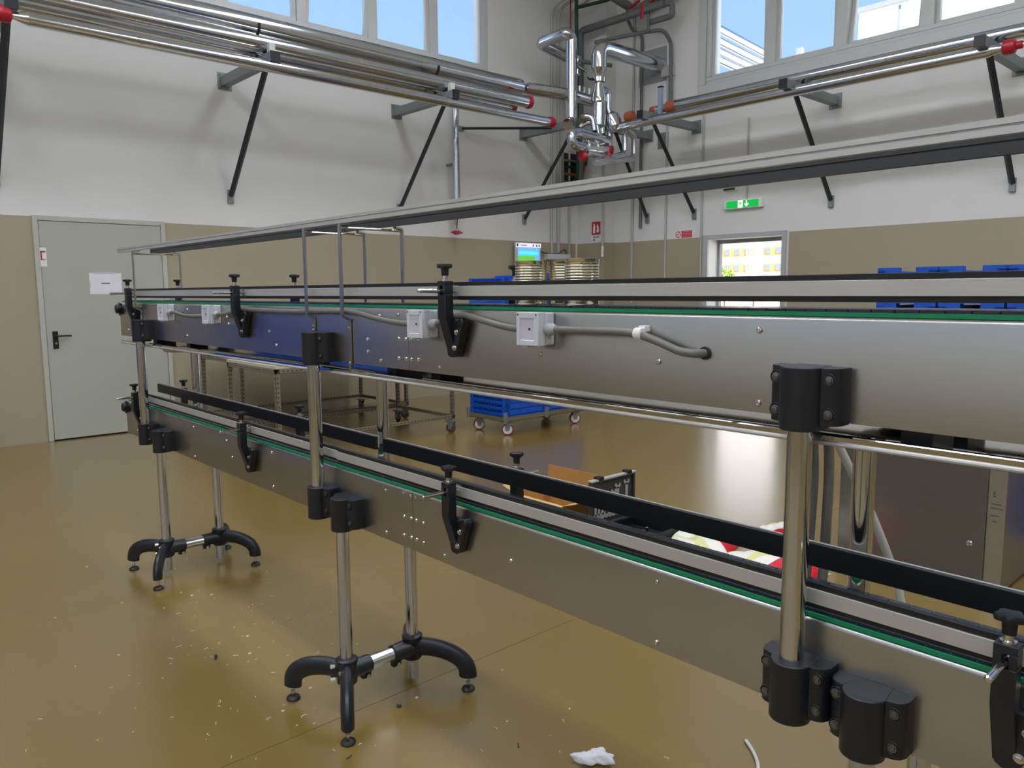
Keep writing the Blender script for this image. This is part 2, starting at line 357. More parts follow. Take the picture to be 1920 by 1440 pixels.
# ================================================================== THE DOUBLE CONVEYOR
XT, XR, XF, XB = 1.26, 1.527, 1.306, 1.481     # front / rear tube axes, front / rear panel faces
XM = (XF+XB)/2
YA, YB, YS = -1.5, 4.635, 1.877                # right end (out of view), left end, splice of the side panels
RT = 0.0215                                    # tube radius
LEVELS = {'upper': (1.171, 1.352), 'lower': (0.626, 0.808)}
rivet_me = MB().lathe([(.0062, 0), (.0062, .0012), (.005, .0032), (.0026, .0042), (.0024, .0030), (.0005, .0030)], (0, 0, 0), (-1, 0, 0), 14).mesh('rivet', M_POLISH)
link_me = None
def make_conveyor(level, label, rivets):
    zb, zt = LEVELS[level]
    root = thing('conveyor', label, 'conveyor', (XM, YS, 0))
    O = (-XM, -YS, 0)
    def P(mb, name, m, parent=root, bev=0.0):
        o = mb.build(name, m, parent, bev)
        if parent is root: o.location = O
        return o
    def panel(face, s):       # s=+1: inside of the panel lies at larger x
        pr = [(0, zb), (0, zt-.008), (.0012, zt-.004), (.0035, zt-.0012), (.008, zt), (.026, zt), (.026, zt-.0025), (.009, zt-.0028), (.0055, zt-.0045), (.003, zt-.009), (.003, zb+.003), (.02, zb+.003), (.02, zb)]
        return [(face+s*x, z) for x, z in pr]
    for face, s in ((XF, 1), (XB, -1)):
        for a, b in ((YS+.0008, YB), (YA, YS-.0008)):
            pn = P(MB().prism(panel(face, s), 'y', a, b), 'side_panel', M_STEEL)
    for (y, z) in rivets:
        o = link('rivet', rivet_me, root); o.location = (XF-XM, y-YS, z)
    # splice plate behind the joint, cross spacers, return guides
    P(MB().box(XF+.003, XF+.006, YS-.08, YS+.08, zb+.02, zt-.02), 'splice_plate', M_STEEL2)
    for y in (-1.0, .2, 1.05, 2.3, 3.2, 4.1):
        P(MB().cyl((XF+.003, y, zb+.05), (XB-.003, y, zb+.05), .012, 12), 'spacer_bar', M_STEEL2)
    # wear strips
    for face, s in ((XF, 1), (XB, -1)):
        P(MB().box(face+s*.006, face+s*.034, YA, YB-.03, zt, zt+.0075), 'wear_strip', M_GREEN)
    # the plate chain, link by link
    global link_me
    if link_me is None:
        pw = XB-XF-.028; p = .0381; h = pw/2
        m = MB()
        m.prism([(-h, -p/2+.001), (-h*.35, -p/2+.001), (-h*.25, -p/2+.006), (h*.25, -p/2+.006), (h*.35, -p/2+.001), (h, -p/2+.001),
                 (h, p/2-.0015), (h*.35, p/2-.0015), (h*.25, p/2+.004), (-h*.25, p/2+.004), (-h*.35, p/2-.0015), (-h, p/2-.0015)], 'z', 0, .0048)
        m.box(-.02, .02, -p/2+.004, p/2-.004, -.010, 0)
        link_me = m.mesh('belt_link', M_CHAIN)
    n = int((YB-.02-YA)/.0381)
    for i in range(n):
        o = link('belt_link', link_me, root); o.location = (0, YA+.0381*(i+.5)-YS, zt+.0077)
    # return run of the chain and its guides below
    P(MB().box(XM-.05, XM+.05, YA, YB-.1, zb+.006, zb+.012), 'return_chain', M_CHAIN)
    # end: idler roller with bearings
    P(MB().cyl((XF-.004, YB-.035, zt-.035), (XB+.004, YB-.035, zt-.035), .030, 20), 'idler_roller', M_BLACK)
    for x, s in ((XF, -1), (XB, 1)):
        b = P(MB().lathe([(.014, 0), (.025, .002), (.025, .022), (.02, .028), (.008, .03)], (x-s*.002, YB-.018, zt-.036), (s, 0, 0), 20), 'bearing', M_BLACK)
        for dz in (-.031, .031): P(MB().cyl((x, YB-.018, zt-.036+dz), (x+s*.012, YB-.018, zt-.036+dz), .006, 6), 'bearing_bolt', M_POLISH)
    P(MB().box(XF+.004, XB-.004, YB-.003, YB, zb, zt-.075), 'end_plate', M_STEEL2)
    return root
rv_u = [(.752,1.325),(.75,1.189),(.98,1.252),(1.328,1.248),(1.729,1.189),(2.101,1.253),(2.1,1.214),(2.029,1.19),(1.928,1.332),(1.928,1.261),(1.891,1.261),(1.864,1.262),(1.83,1.262),(1.929,1.203),(1.891,1.203),(1.864,1.203),(1.83,1.204),(2.028,1.327),
        (3.18,1.30),(3.165,1.272),(2.79,1.255),(2.735,1.205),(3.62,1.325),(3.64,1.205),(4.50,1.205),(.25,1.32),(.25,1.19)]
rv_l = [(.975,.78),(.974,.644),(1.44,.706),(1.722,.648),(2.021,.784),(1.922,.793),(1.884,.794),(1.857,.792),(1.822,.793),(1.922,.721),(1.885,.722),(1.858,.722),(1.823,.721),(1.924,.662),(1.885,.663),(1.858,.663),(1.823,.661),(2.022,.648),
        (3.626,.782),(3.627,.643),(3.249,.771),(3.195,.707),(2.814,.785),(2.813,.65),(4.45,.66)]
make_conveyor('upper', 'upper stainless steel plate-chain conveyor with green wear strip', rv_u)
make_conveyor('lower', 'lower stainless steel plate-chain conveyor with green wear strip', rv_l)

# ------------------------------------------------------------------ guide rails
def rail(name, label, y0, y1, zlo, side, dx=0.0, style=0):
    """black strip with an aluminium bar outside. side -1: front (outer face towards the camera), +1: rear"""
    t = thing(name, label, 'guide rail', (XM, y0, zlo))
    L = y1-y0
    if side < 0: xs = (XF-.001+dx-XM, XF+.011+dx-XM); xa = (XF-.006+dx-XM, XF-.001+dx-XM)
    else:        xs = (XB-.013+dx-XM, XB-.001+dx-XM); xa = (XB-.001+dx-XM, XB+.005+dx-XM)
    i = (xs[1] if side < 0 else xs[0]); s = -1 if side < 0 else 1
    pr = [(xs[0], 0), (xs[1], 0), (xs[1], .047), (xs[0], .047)]
    MB().prism(pr, 'y', 0, L).build('guide_strip', M_BLACK, t, bev=.001)
    a0, a1 = xa; mdl = .0235
    if side < 0: pa = [(a1, .010), (a0, .010), (a0, .0365), (a1, .0365)]
    else:        pa = [(a0, .006), (a1, .006), (a1, .0478), (a0, .0478)]
    MB().prism(pa, 'y', 0.001, L-.001).build('aluminium_bar', M_ALU, t, bev=.0006)
    return t
ZU, ZL = 1.377, 0.834
rail('guide_rail', 'front guide rail of the upper conveyor, long near half running out of view', YA, 2.222, ZU, -1, -.003)
rail('guide_rail', 'front guide rail of the upper conveyor, far half towards the door', 2.228, 4.40, ZU, -1)
rail('guide_rail', 'rear guide rail of the upper conveyor behind the tin cans', YA, 4.40, ZU, 1)
rail('guide_rail', 'front guide rail of the lower conveyor, near half below the long hose', YA, 2.302, ZL-.004, -1, -.004)
rail('guide_rail', 'front guide rail of the lower conveyor, far half by the door', 2.306, 4.42, ZL-.003, -1)
rail('guide_rail', 'rear black guide rail of the lower conveyor, near half before the toolbox', YA, 2.283, ZL+.009, 1)
rail('guide_rail', 'rear black guide rail of the lower conveyor, far half before the shelf trolleys', 2.331, 4.60, ZL+.009, 1)
# third pair, high above the upper belt
t = thing('guide_rail', 'highest front aluminium rail carried on thin wire brackets', 'guide rail', (XF, YA, 1.618))
L = 4.585-YA
MB().prism([(-.008, 0), (.004, 0), (.004, .0235), (-.008, .0235), (-.008, .0145), (-.0045, .0135), (-.0045, .0115), (-.008, .0105)], 'y', 0, L).build('aluminium_bar', M_ALU, t)
MB().box(.004, .012, 0.001, L-.001, .001, .022).build('guide_strip', M_ALU, t)
t = thing('guide_rail', 'highest rear black rail carried on thin wire brackets', 'guide rail', (XB, YA, 1.614))
MB().prism([(-.013, 0), (0, 0), (0, .044), (-.013, .044), (-.013, .0225), (-.0105, .0215), (-.0105, .0195), (-.013, .0185)], 'y', 0, L).build('guide_strip', M_DKGREY, t)
MB().box(0, .005, .001, L-.001, .006, .038).build('aluminium_bar', M_ALU, t)

# ------------------------------------------------------------------ rail brackets with star knobs
def knob_mesh():
    n = 30; prof = []
    m = MB()
    def ring(r, lobes): return [((r*(1-lobes*0.5*(1-math.cos(5*2*PI*i/n))))*math.cos(2*PI*i/n) for i in [0])]
    rings = [(.0095, 0, 0), (.0105, .018, 0), (.021, .021, .22), (.0225, .027, .25), (.020, .031, .24), (.009, .0325, 0)]
    vs = []
    for r, h, lb in rings:
        for i in range(n):
            a = 2*PI*i/n; q = r*(1-lb*0.5*(1-math.cos(5*a))); vs.append((q*math.cos(a), q*math.sin(a), h))
    fs = [(i*n+j, i*n+(j+1) % n, (i+1)*n+(j+1) % n, (i+1)*n+j) for i in range(len(rings)-1) for j in range(n)]
    fs += [tuple(range(n))[::-1], tuple(range((len(rings)-1)*n, len(rings)*n))]
    m.add(vs, fs); return m.mesh('star_knob', M_BLACK, 50)
def bracket_meshes():
    # local frame: origin on the panel face at the mount, -x outboard, z relative to panel top
    arm = MB()
    prof = [(-.025, .075), (-.053, .075), (-.053, -.020), (-.020, -.122), (-.008, -.127), (-.008, -.045), (-.025, -.018)]
    low = [(-.053, .040), (-.053, -.020), (-.020, -.122), (-.008, -.127), (-.008, -.045), (-.025, -.018), (-.025, .040)]
    arm.prism(low, 'y', -.016, .016)
    head = MB()
    for y0, y1 in ((-.016, -.005), (.005, .016)): head.box(-.053, -.025, y0, y1, .040, .062)
    head.box(-.053, -.025, -.016, .016, .062, .075)
    mount = MB().prism([(.016, -.030), (-.020, -.032), (-.050, -.022), (-.056, -.034), (-.024, -.118), (-.014, -.128), (.002, -.128), (.012, -.122), (.016, -.10)], 'x', -.027, 0)
    rod = MB().tube([(-.128, 0, .049), (-.125, 0, .049), (.004, 0, .049)], [.0035, .0058, .0058], 12)
    clampb = MB().box(-.006, .0, -.013, .013, .034, .064)
    stem = MB().lathe([(.0115, 0), (.0115, .004), (.0075, .005), (.0075, .013), (.0075, .014)], (-.039, 0, .075), (0, 0, 1), 16)
    bolts = MB().lathe([(.008, 0), (.008, .002), (.0055, .0022), (.0055, .006), (.004, .007)], (-.027, 0, 0), (-1, 0, 0), 12)
    global HEADM; HEADM = head.mesh('arm_head', M_BLACK2)
    return (arm.mesh('arm', M_BLACK2), mount.mesh('mount_plate', M_BLACK2), rod.mesh('rod', M_POLISH), clampb.mesh('rod_clamp', M_STEEL2), stem.mesh('stem', M_POLISH), bolts.mesh('bolt', M_POLISH))
KN = knob_mesh(); BM_ = bracket_meshes()
def bracket(y, level, rear, label, gone=()):
    zt = LEVELS[level][1]
    t = thing('rail_bracket', label, 'bracket', (XB if rear else XF, y, zt), 'rail brackets on the conveyors', PI if rear else 0.0)
    a = link('arm', BM_[0], t, .002); m = link('mount_plate', BM_[1], t, .003)
    r = link('rod', BM_[2], t); link('rod_clamp', BM_[3], r)
    k = link('star_knob', KN, t, loc=(-.039, 0, .0885), rz=random.uniform(0, 2)); link('stem', BM_[4], t)
    link('bolt', BM_[5], m, loc=(0, -.030, -.060)); link('bolt', BM_[5], m, loc=(0, -.021, -.102)); link('arm_head', HEADM, t, .001)
    return t
BY = [4.335, 2.995, 1.648, 0.313]
nm = ['at the door end', 'second from the door end', 'beside the large switch boxes', 'at the near right edge']
for i, y in enumerate(BY):
    if i < 3: bracket(y, 'upper', False, 'black rail bracket with star knob, upper conveyor front, ' + nm[i])
    bracket(y, 'lower', False, 'black rail bracket with star knob, lower conveyor front, ' + (nm[i] if i != 2 else 'below the large switch boxes'))
    if i < 3: bracket(y, 'upper', True, 'black star knob bracket behind the upper conveyor, ' + ['at the door end', 'by the thin wire brackets', 'left of the tin cans'][i])
    bracket(y, 'lower', True, 'black star knob bracket behind the lower conveyor, ' + ['at the door end', 'before the shelf trolleys', 'left of the cardboard box', 'at the near right edge'][i])

# ------------------------------------------------------------------ stands: legs, clamps, posts
def clamp_meshes(tall):
    # local: origin on the panel face, tube axis at x=-.046; z 0..h
    h = .108; d = XF-XT
    lobe = MB(); 
    half = [(0, .064), (-.026, .064), (-.039, .059), (-.045, .051), (-.047, .043), (-.049, .036), (-.056, .031), (-.064, .026)]
    out = half + [(-x*0+x, -y) for x, y in half[::-1]]
    lobe.prism([(x, y) for x, y in half] + [(x, -y) for x, y in half[::-1]], 'z', .010, h)
    boss = MB(); n = 18; R = .036
    arc = [(-d + R*math.cos(a), R*math.sin(a)) for a in [math.radians(62 + (298-62)*i/n) for i in range(n+1)]]
    boss.prism([(0, .030)] + arc + [(0, -.030)], 'z', 0, h+.0015)
    for y in (-.048, .048):
        for z in (.030, h-.020):
            lobe.lathe([(.0120, 0), (.0120, .0025), (.0110, .003), (.0098, .002), (.0095, .0)], (-.0445, y*.98, z), (-1, 0, 0), 14)
    bolt = MB().lathe([(.0085, 0), (.0085, .003), (.0062, .0032), (.0058, .0055), (.004, .006)], (-.0445, 0, 0), (-1, 0, 0), 8)
    return lobe.mesh('clamp_body', M_BLACK2), boss.mesh('clamp_boss', M_BLACK2, 50), None, bolt.mesh('bolt', mat('dull_bolt_steel', (118, 120, 124), .35, 1.0, var=.08, scale=60))
CL = clamp_meshes(0)
lobe_single = {}
def clamp(parent, xw, y, z, rear):
    o = link('clamp', CL[0], parent, .003); o.location = (xw, y, z)
    if rear: o.rotation_euler.z = PI
    b = link('clamp_boss', CL[1], o, .002); [link('bolt', CL[3], o, loc=(0, y_, z_)) for y_ in (-.048, .048) for z_ in (.030, .088)]
    return o
FOOT = MB().lathe([(.023, 0), (.024, .004), (.021, .010), (.010, .017), (.007, .018)], (0, 0, 0), (0, 0, 1), 20).mesh('foot_pad', M_BLACK)
STEM = MB().lathe([(.0055, .016), (.0055, .026), (.009, .0265), (.009, .034), (.0055, .0345), (.0055, .06)], (0, 0, 0), (0, 0, 1), 8).mesh('foot_stem', M_POLISH)
def stand(y, label):
    t = thing('conveyor_stand', label, 'stand', (XM, y, 0), 'conveyor stands')
    zb = LEVELS['lower'][0]
    for x, s, rear in ((XT, -1, False), (XR, 1, True)):
        x -= XM
        MB().cyl((x, 0, .02), (x, 0, zb+.10), RT, 28).build('leg_tube', M_CHROME, t)
        clamp(t, (XF if not rear else XB)-XM, 0, zb-.004, rear)
        hub = MB().lathe([(.030, .090), (.034, .096), (.034, .160), (.037, .166), (.037, .176), (.030, .180), (.0225, .180)], (x, 0, 0), (0, 0, 1), 24)
        hub.tube([(x, 0, .132), (x-s*.075, 0, .132), (x-s*.088, 0, .132)], [.034, .030, .030], 16)
        hub.box(x-s*.088, x-s*.055, -.011, .011, .085, .105)
        hb = hub.build('foot_hub', M_BLACK2, t, .002)
        for yy in (-1, 1):
            MB().cyl((x-s*.072, yy*.010, .095), (x-s*.072, yy*.020, .095), .008, 6).build('bolt', M_POLISH, hb)
            for zz in (.105, .150): MB().cyl((x+s*.030, yy*.026, zz), (x+s*.044, yy*.034, zz), .0085, 6).build('bolt', M_POLISH, hb)
        for yy in (-1, 1):
            dx, dy = s*.108, yy*.183
            pts = [(x+dx*q, dy*q, z) for q, z in ((.05, .132), (.25, .140), (.5, .138), (.72, .128), (.90, .108), (.99, .082), (1.0, .050))]
            lg = MB().tube(fillet(pts, .03, 3), [.030]*5+[.029]*5+[.027]*4+[.025]*4+[.021]*3+[.019]*1 if False else .033, 14, flat=(.64, 1.0)).build('splayed_leg', M_BLACK2, t, .002)
            a = link('foot_pad', FOOT, lg); a.location = (x+dx, dy, 0); b = link('foot_stem', STEM, lg); b.location = (x+dx, dy, 0)
    MB().cyl((XT-XM+.02, 0, .132), (XR-XM-.02, 0, .132), .024, 24).build('cross_tube', M_CHROME, t)
    return t
stand(3.955, 'chrome tube stand with black splayed feet nearest the door')
stand(2.216, 'chrome tube stand with black splayed feet in the middle of the floor')
stand(0.512, 'chrome tube stand at the near right, only its clamp in view')
def posts(y, label):
    t = thing('support_frame', label, 'support', (XM, y, LEVELS['lower'][0]), 'post pairs between the two conveyors')
    z0 = LEVELS['lower'][0]; zu = LEVELS['upper'][0]
    for x, rear in ((XT, False), (XR, True)):
        x -= XM
        MB().cyl((x, 0, .03), (x, 0, zu-z0+.08), RT, 28).build('post_tube', M_CHROME, t)
        clamp(t, (XF if not rear else XB)-XM, 0, .006, rear)
        clamp(t, (XF if not rear else XB)-XM, 0, zu-z0-.012, rear)
    return t
posts(4.166, 'pair of chrome posts between the conveyors at the door end')
posts(2.370, 'pair of chrome posts between the conveyors at the gap in the rear rail')
posts(0.643, 'pair of large chrome posts between the conveyors at the near right')

# ------------------------------------------------------------------ drip tray below the upper conveyor
t = thing('drip_tray', 'long stainless drip tray hung below the upper conveyor', 'tray', (XM, YA, 1.13))
a, b = XF-.006-XM, XB+.006-XM
pr = [(a, .0), (a, .016), (a+.002, .0185), (a+.006, .020), (a+.012, .019), (a+.012, .016), (a+.006, .016), (a+.004, .014), (a+.004, .003), (b-.004, .003), (b-.004, .018), (b, .018), (b, 0)]
MB().prism(pr, 'y', 0, 4.62-YA).build('tray_body', mat('mirror_stainless', (208, 207, 205), 0.06, 1.0, var=0.02), t)
lp = MB().tube([(a-.001, 0, .0035), (a-.001, 4.62-YA, .0035)], .0045, 10).build('rolled_lip', M_ALU, t)
for y in (1.98, 3.53, 5.72):
    MB().box(a+.05, b-.04, y-.02, y+.03, .003, .045).build('hanger', M_BLACK, t)
tag(MB().lathe([(.03, 0), (.065, .004), (.075, .02), (.075, .031), (.02, .031)], (1.42, 4.10, 1.098), (0, 0, 1), 24).build('drain_bowl', mat('beige_plastic', (196, 188, 170), 0.5, var=.03)), 'round beige bowl under the drip tray at the door end', 'bowl')

# ------------------------------------------------------------------ thin wire brackets carrying the highest rails
def wire(y, zend, label):
    t = thing('wire_bracket', label, 'bracket', (XM, y, zend), 'wire brackets over the upper conveyor')
    def bar(pts, name, w=.0072, th=.003):
        m = MB()
        for (p, q) in zip(pts[:-1], pts[1:]):
            p, q = Vector(p), Vector(q); d = (q-p).normalized(); n = Vector((-d.z, 0, d.x))*th
            m.add([p+n+Vector((0, -w, 0)), p-n+Vector((0, -w, 0)), p-n+Vector((0, w, 0)), p+n+Vector((0, w, 0)), q+n+Vector((0, -w, 0)), q-n+Vector((0, -w, 0)), q-n+Vector((0, w, 0)), q+n+Vector((0, w, 0))],
                  [(0, 1, 2, 3), (7, 6, 5, 4), (0, 4, 5, 1), (1, 5, 6, 2), (2, 6, 7, 3), (3, 7, 4, 0)])
        return m.build(name, M_STEEL2, t)
    fx, rx = 1.276-XM, 1.511-XM
    ff = XF-.005-XM; rr = XB+.005-XM; Z = lambda z: z-zend
    bar([(ff, 0, 0), (ff, 0, Z(1.312)), (fx, 0, Z(1.325)), (fx, 0, Z(1.612)), (XF-XM+.004, 0, Z(1.6155))], 'front_bar')
    bar([(rr, 0, Z(1.26)), (rr, 0, Z(1.312)), (rx, 0, Z(1.325)), (rx, 0, Z(1.606)), (XB-XM+.002, 0, Z(1.611))], 'rear_bar')
    MB().cyl((fx, 0, Z(1.601)), (rx, 0, Z(1.600)), .0042, 10).build('cross_rod', M_POLISH, t)
    for z in (1.285, zend+.03 if zend < 1.2 else 1.272): MB().lathe([(.005, 0), (.004, .002), (.001, .003)], (ff-.003, -.0, Z(z)), (-1, 0, 0), 10).build('screw', M_POLISH, t)
wire(4.255, 1.262, 'thin wire bracket over the upper conveyor at the door end')
wire(2.432, 1.262, 'thin wire bracket, left one of the close pair in the middle')
wire(2.198, 1.142, 'thin wire bracket, right one of the close pair reaching the drip tray')
wire(0.05, 1.262, 'thin wire bracket over the upper conveyor beyond the right edge')

# ------------------------------------------------------------------ switch boxes and hoses on the upper conveyor
def switch_box(y, label):
    t = thing('switch_box', label, 'switch box', (XF, y, 1.311), 'switch boxes on the upper conveyor')
    MB().box(-.030, -.0005, -.036, .036, -.038, .038).build('base', M_BOX, t, .004)
    lid = MB()
    a, b = -.056, -.031
    lid.box(a+.006, b, -.037, .037, -.039, .039)
    for y0, y1, z0, z1 in ((-.037, -.022, -.039, .039), (.026, .037, -.039, .039), (-.022, .026, .024, .039), (-.022, .026, -.039, -.026)): lid.box(a, a+.006, y0, y1, z0, z1)
    l = lid.build('lid', M_BOX, t, .0015)
    MB().box(a+.0025, a+.0059, -.022, .026, -.026, .024).build('window', M_BOXWIN, l)
    MB().cyl((a+.0026, -.006, .0), (a+.0005, -.006, .0), .003, 8).build('switch', M_INK, l)
    for yy in (-.030, .031): MB().cyl((a, yy, .033), (a-.001, yy, .033), .0022, 8).build('screw', M_INK, l)
    g = MB().lathe([(.012, 0), (.012, .008), (.0145, .009), (.0145, .020), (.011, .026), (.009, .030)], (-.028, -.036, 0), (0, -1, 0), 12).build('cable_gland', M_GLAND, t)
    MB().box(-.05, -.03, .005, .025, -.043, -.039).build('latch', M_BOX, l)
SB = [(1.317, 'pale switch box right of the black bracket'), (1.768, 'pale switch box left of the black bracket'), (3.27, 'small pale switch box, second from the door end'), (3.818, 'small pale switch box nearest the door end')]
for y, l in SB: switch_box(y, l)
def hose(name, pts, r, m, label, cat='hose', group='hoses along the upper conveyor', sm=.05):
    return tag(MB().tube(fillet(pts, sm, 6), r, 12).build(name, m), label, cat, group)
hx = XF-.028
h1 = hose('hose', [(XF-.001, .868, 1.276), (XF-.028, .873, 1.276), (hx, .91, 1.278), (hx, .96, 1.296), (hx, 1.02, 1.311), (hx, 1.09, 1.3125), (hx, 1.252, 1.311)], .0085, M_GREYHOSE, 'grey hose from the right switch box into the conveyor panel')
hose('hose', [(hx, 1.354, 1.308), (hx, 1.42, 1.311), (hx+.004, 1.53, 1.328), (XF-.010, 1.62, 1.341), (hx-.002, 1.700, 1.313)], .0085, M_GREYHOSE, 'grey hose passing behind the black bracket between two switch boxes')
hose('hose', [(hx, 1.806, 1.308), (hx, 1.90, 1.310), (XF-.02, 2.04, 1.323), (XF-.0105, 2.16, 1.338), (XF-.0105, 2.37, 1.337), (XF-.0105, 2.56, 1.332), (XF-.0105, 2.80, 1.333), (XF-.013, 3.00, 1.336), (hx, 3.12, 1.315), (hx, 3.205, 1.311)], .0085, M_GREYHOSE, 'long grey hose along the panel behind the wire brackets')
hose('hose', [(hx, 3.308, 1.308), (hx, 3.38, 1.302), (hx, 3.50, 1.298), (hx, 3.62, 1.303), (hx, 3.70, 1.313), (hx, 3.753, 1.311)], .0085, M_GREYHOSE, 'short grey hose between the two small switch boxes')
t = thing('hose_clip', 'white plastic clip holding the grey hose', 'clip', (XF, 1.01, 1.310))
MB().lathe([(.0115, -.009), (.0125, -.008), (.0125, .008), (.0115, .009)], (hx-XF, 0, 0), (0, 1, 0), 16).build('clip_ring', M_WHITEP, t)
MB().box(hx-XF+.008, -.0005, -.008, .008, .004, .016).build('clip_base', M_WHITEP, t, .001)
tag(MB().lathe([(.013, 0), (.013, .003), (.0095, .004)], (XF-.0005, .868, 1.276), (-1, 0, 0), 16).build('grommet', M_BLACK), 'black grommet where the grey hose enters the panel', 'grommet')

# ------------------------------------------------------------------ tin cans on the upper belt
def can_mesh():
    r = .0415; prof = [(r-.006, .0), (r-.001, .0), (r, .0025), (r-.0012, .005)]
    z = .012
    prof += [(r-.0012, z)]
    while z < .092:
        prof += [(r-.0012, z+.002), (r-.0030, z+.0035), (r-.0012, z+.005), (r-.0012, z+.0062)]; z += .0066
    prof += [(r-.0012, .104), (r, .1055), (r, .108), (r-.002, .1085), (r-.003, .106), (r-.003, .01), (.001, .01)]
    return MB().lathe(prof, (0, 0, 0), (0, 0, 1), 40).mesh('tin_can', M_TIN, 60)
cm = can_mesh(); zt = LEVELS['upper'][1]+.0127
for (x, y, l) in ((1.360, 1.417, 'open ribbed tin can on the upper belt, left one'), (1.4255, 1.362, 'ribbed tin can on the upper belt, behind between the other two'), (1.360, 1.246, 'open ribbed tin can on the upper belt, right one')):
    tag(link('tin_can', cm, None, loc=(x, y, zt)), l, 'tin can', 'tin cans on the upper belt')

# ================================================================== PIPE RACKS HIGH ON THE WALLS
ZA = 3.63                                       # axis height of the cantilever arms
def arm_left(x, label, out=7.19):
    t = thing('pipe_bracket', label, 'bracket', (x, YW, ZA), 'cantilever pipe brackets')
    o = out-YW
    MB().box(-.075, .075, -.012, 0, -.09, .085).build('wall_plate', M_GALV, t, .002)
    MB().prism([(-.045, -.055), (.045, -.055), (.045, .04), (.016, .04), (.016, .034), (.039, .034), (.039, -.049), (-.039, -.049), (-.039, .034), (-.016, .034), (-.016, .04), (-.045, .04)], 'y', o, -.012).build('channel', M_GALV, t)
    MB().box(-.048, .048, o-.008, o, -.058, .043).build('end_cap', M_BLACK2, t)
    MB().tube([(0, o+.18, -.045), (0, -.035, -1.19)], .032, 4).build('brace', M_DKSTEEL, t)
    MB().box(-.03, .03, -.035, 0, -1.27, -1.13).build('brace_foot', M_GALV, t, .003)
    for z in (-.06, .06):
        for xx in (-.06, .06): MB().cyl((xx, -.012, z), (xx, -.022, z), .010, 6).build('bolt', M_POLISH, t)
    return t
def arm_right(y, label, out=8.06):
    t = thing('pipe_bracket', label, 'bracket', (XW, y, ZA-.02), 'cantilever pipe brackets')
    o = out-XW
    MB().box(-.012, 0, -.075, .075, -.09, .085).build('wall_plate', M_GALV, t, .002)
    MB().prism([(-.045, -.055), (.045, -.055), (.045, .04), (.016, .04), (.016, .034), (.039, .034), (.039, -.049), (-.039, -.049), (-.039, .034), (-.016, .034), (-.016, .04), (-.045, .04)], 'x', o, -.012).build('channel', M_GALV, t)
    MB().box(o-.008, o, -.048, .048, -.058, .043).build('end_cap', M_BLACK2, t)
    MB().tube([(o+.25, 0, -.045), (-.035, 0, -1.15)], .032, 4).build('brace', M_DKSTEEL, t)
    MB().box(-.035, 0, -.03, .03, -1.24, -1.10).build('brace_foot', M_GALV, t, .003)
    return t
arm_left(1.40, 'grey pipe bracket at the far left edge of the door wall')
arm_left(3.545, 'grey pipe bracket above the space right of the sage door')
arm_left(5.725, 'grey pipe bracket beside the polished down pipe')
arm_left(7.90, 'grey pipe bracket on the door wall next to the corner')
arm_right(6.40, 'grey pipe bracket left of the exit sign')
arm_right(7.21, 'grey pipe bracket next to the corner pillar', 8.3)
arm_right(4.455, 'grey pipe bracket right of the exit sign')
arm_right(2.55, 'grey pipe bracket at the right edge below the window')

def pipe(pts, r, label, m=None, seams=(), rad=None, cat='pipe', seg=24, name='pipe', group=None):
    t = thing(name, label, cat, tuple(pts[0]), group)
    p0 = Vector(pts[0]); P = [Vector(p)-p0 for p in pts]
    P2 = fillet(P, rad if rad else r*2.2, 7) if len(P) > 2 else P
    MB().tube(P2, r, seg).build('cladding', m or M_PIPE, t)
    for s in seams:                              # seam bands of the cladding, at fractions of the first straight
        for i in range(len(P)-1):
            d = (P[i+1]-P[i]); L = d.length
            if L < 0.5: continue
            n = max(1, int(L/s))
            for k in range(1, n+1):
                c = P[i]+d*(k/(n+1)); u = d.normalized()
                MB().lathe([(r*.98, -.012), (r+.0025, -.010), (r+.0025, .010), (r*.98, .012)], c, u, seg).build('seam_band', M_POLISH, t)
            break
    return t
# door wall: four pipes running towards the corner
pipe([(-1.5, 7.60, 4.00), (7.10, 7.60, 4.00)], .105, 'thickest polished pipe along the door wall below the windows', seams=(1.15,))
pipe([(-1.5, 7.36, 3.765), (7.00, 7.36, 3.765)], .075, 'second polished pipe along the door wall, below the thickest', seams=(1.3,))
pipe([(-1.5, 7.58, 3.735), (6.95, 7.58, 3.735)], .050, 'thin polished pipe along the door wall, tucked behind', seams=(1.5,))
pD = pipe([(1.52, 7.235, 3.535), (7.28, 7.235, 3.535)], .054, 'lowest front polished pipe along the door wall with red ends', seams=(0.95,))
for x in (1.40, 3.545, 5.725):                   # saddles that carry the thick pipe
    t = thing('pipe_saddle', 'dark pipe saddle on the bracket ' + {1.40: 'at the far left', 3.545: 'right of the sage door', 5.725: 'by the down pipe'}[x], 'saddle', (x, 7.5, ZA+.04), 'pipe saddles')
    MB().box(-.02, .02, .07, .13, 0, .23).build('upright', M_DKSTEEL, t)
    MB().tube([(0, .10+.112*math.sin(a), .33-.112*math.cos(a)) for a in [i*PI/10-PI/2 for i in range(11)]], .012, 8).build('half_strap', M_BLACK, t)
    MB().box(-.03, .03, -.26, -.20, 0, .09).build('tab', M_FRAMEW, t, .003)
    MB().tube([(0, -.14+.082*math.sin(a), .095-.082*math.cos(a)) for a in [i*PI/10-PI/2 for i in range(11)]], .012, 8).build('pipe_strap', M_BLACK, t)
    MB().cyl((0, -.265, -.16), (0, -.265, -.05), .012, 8).build('hanger_rod', M_GALV, t)
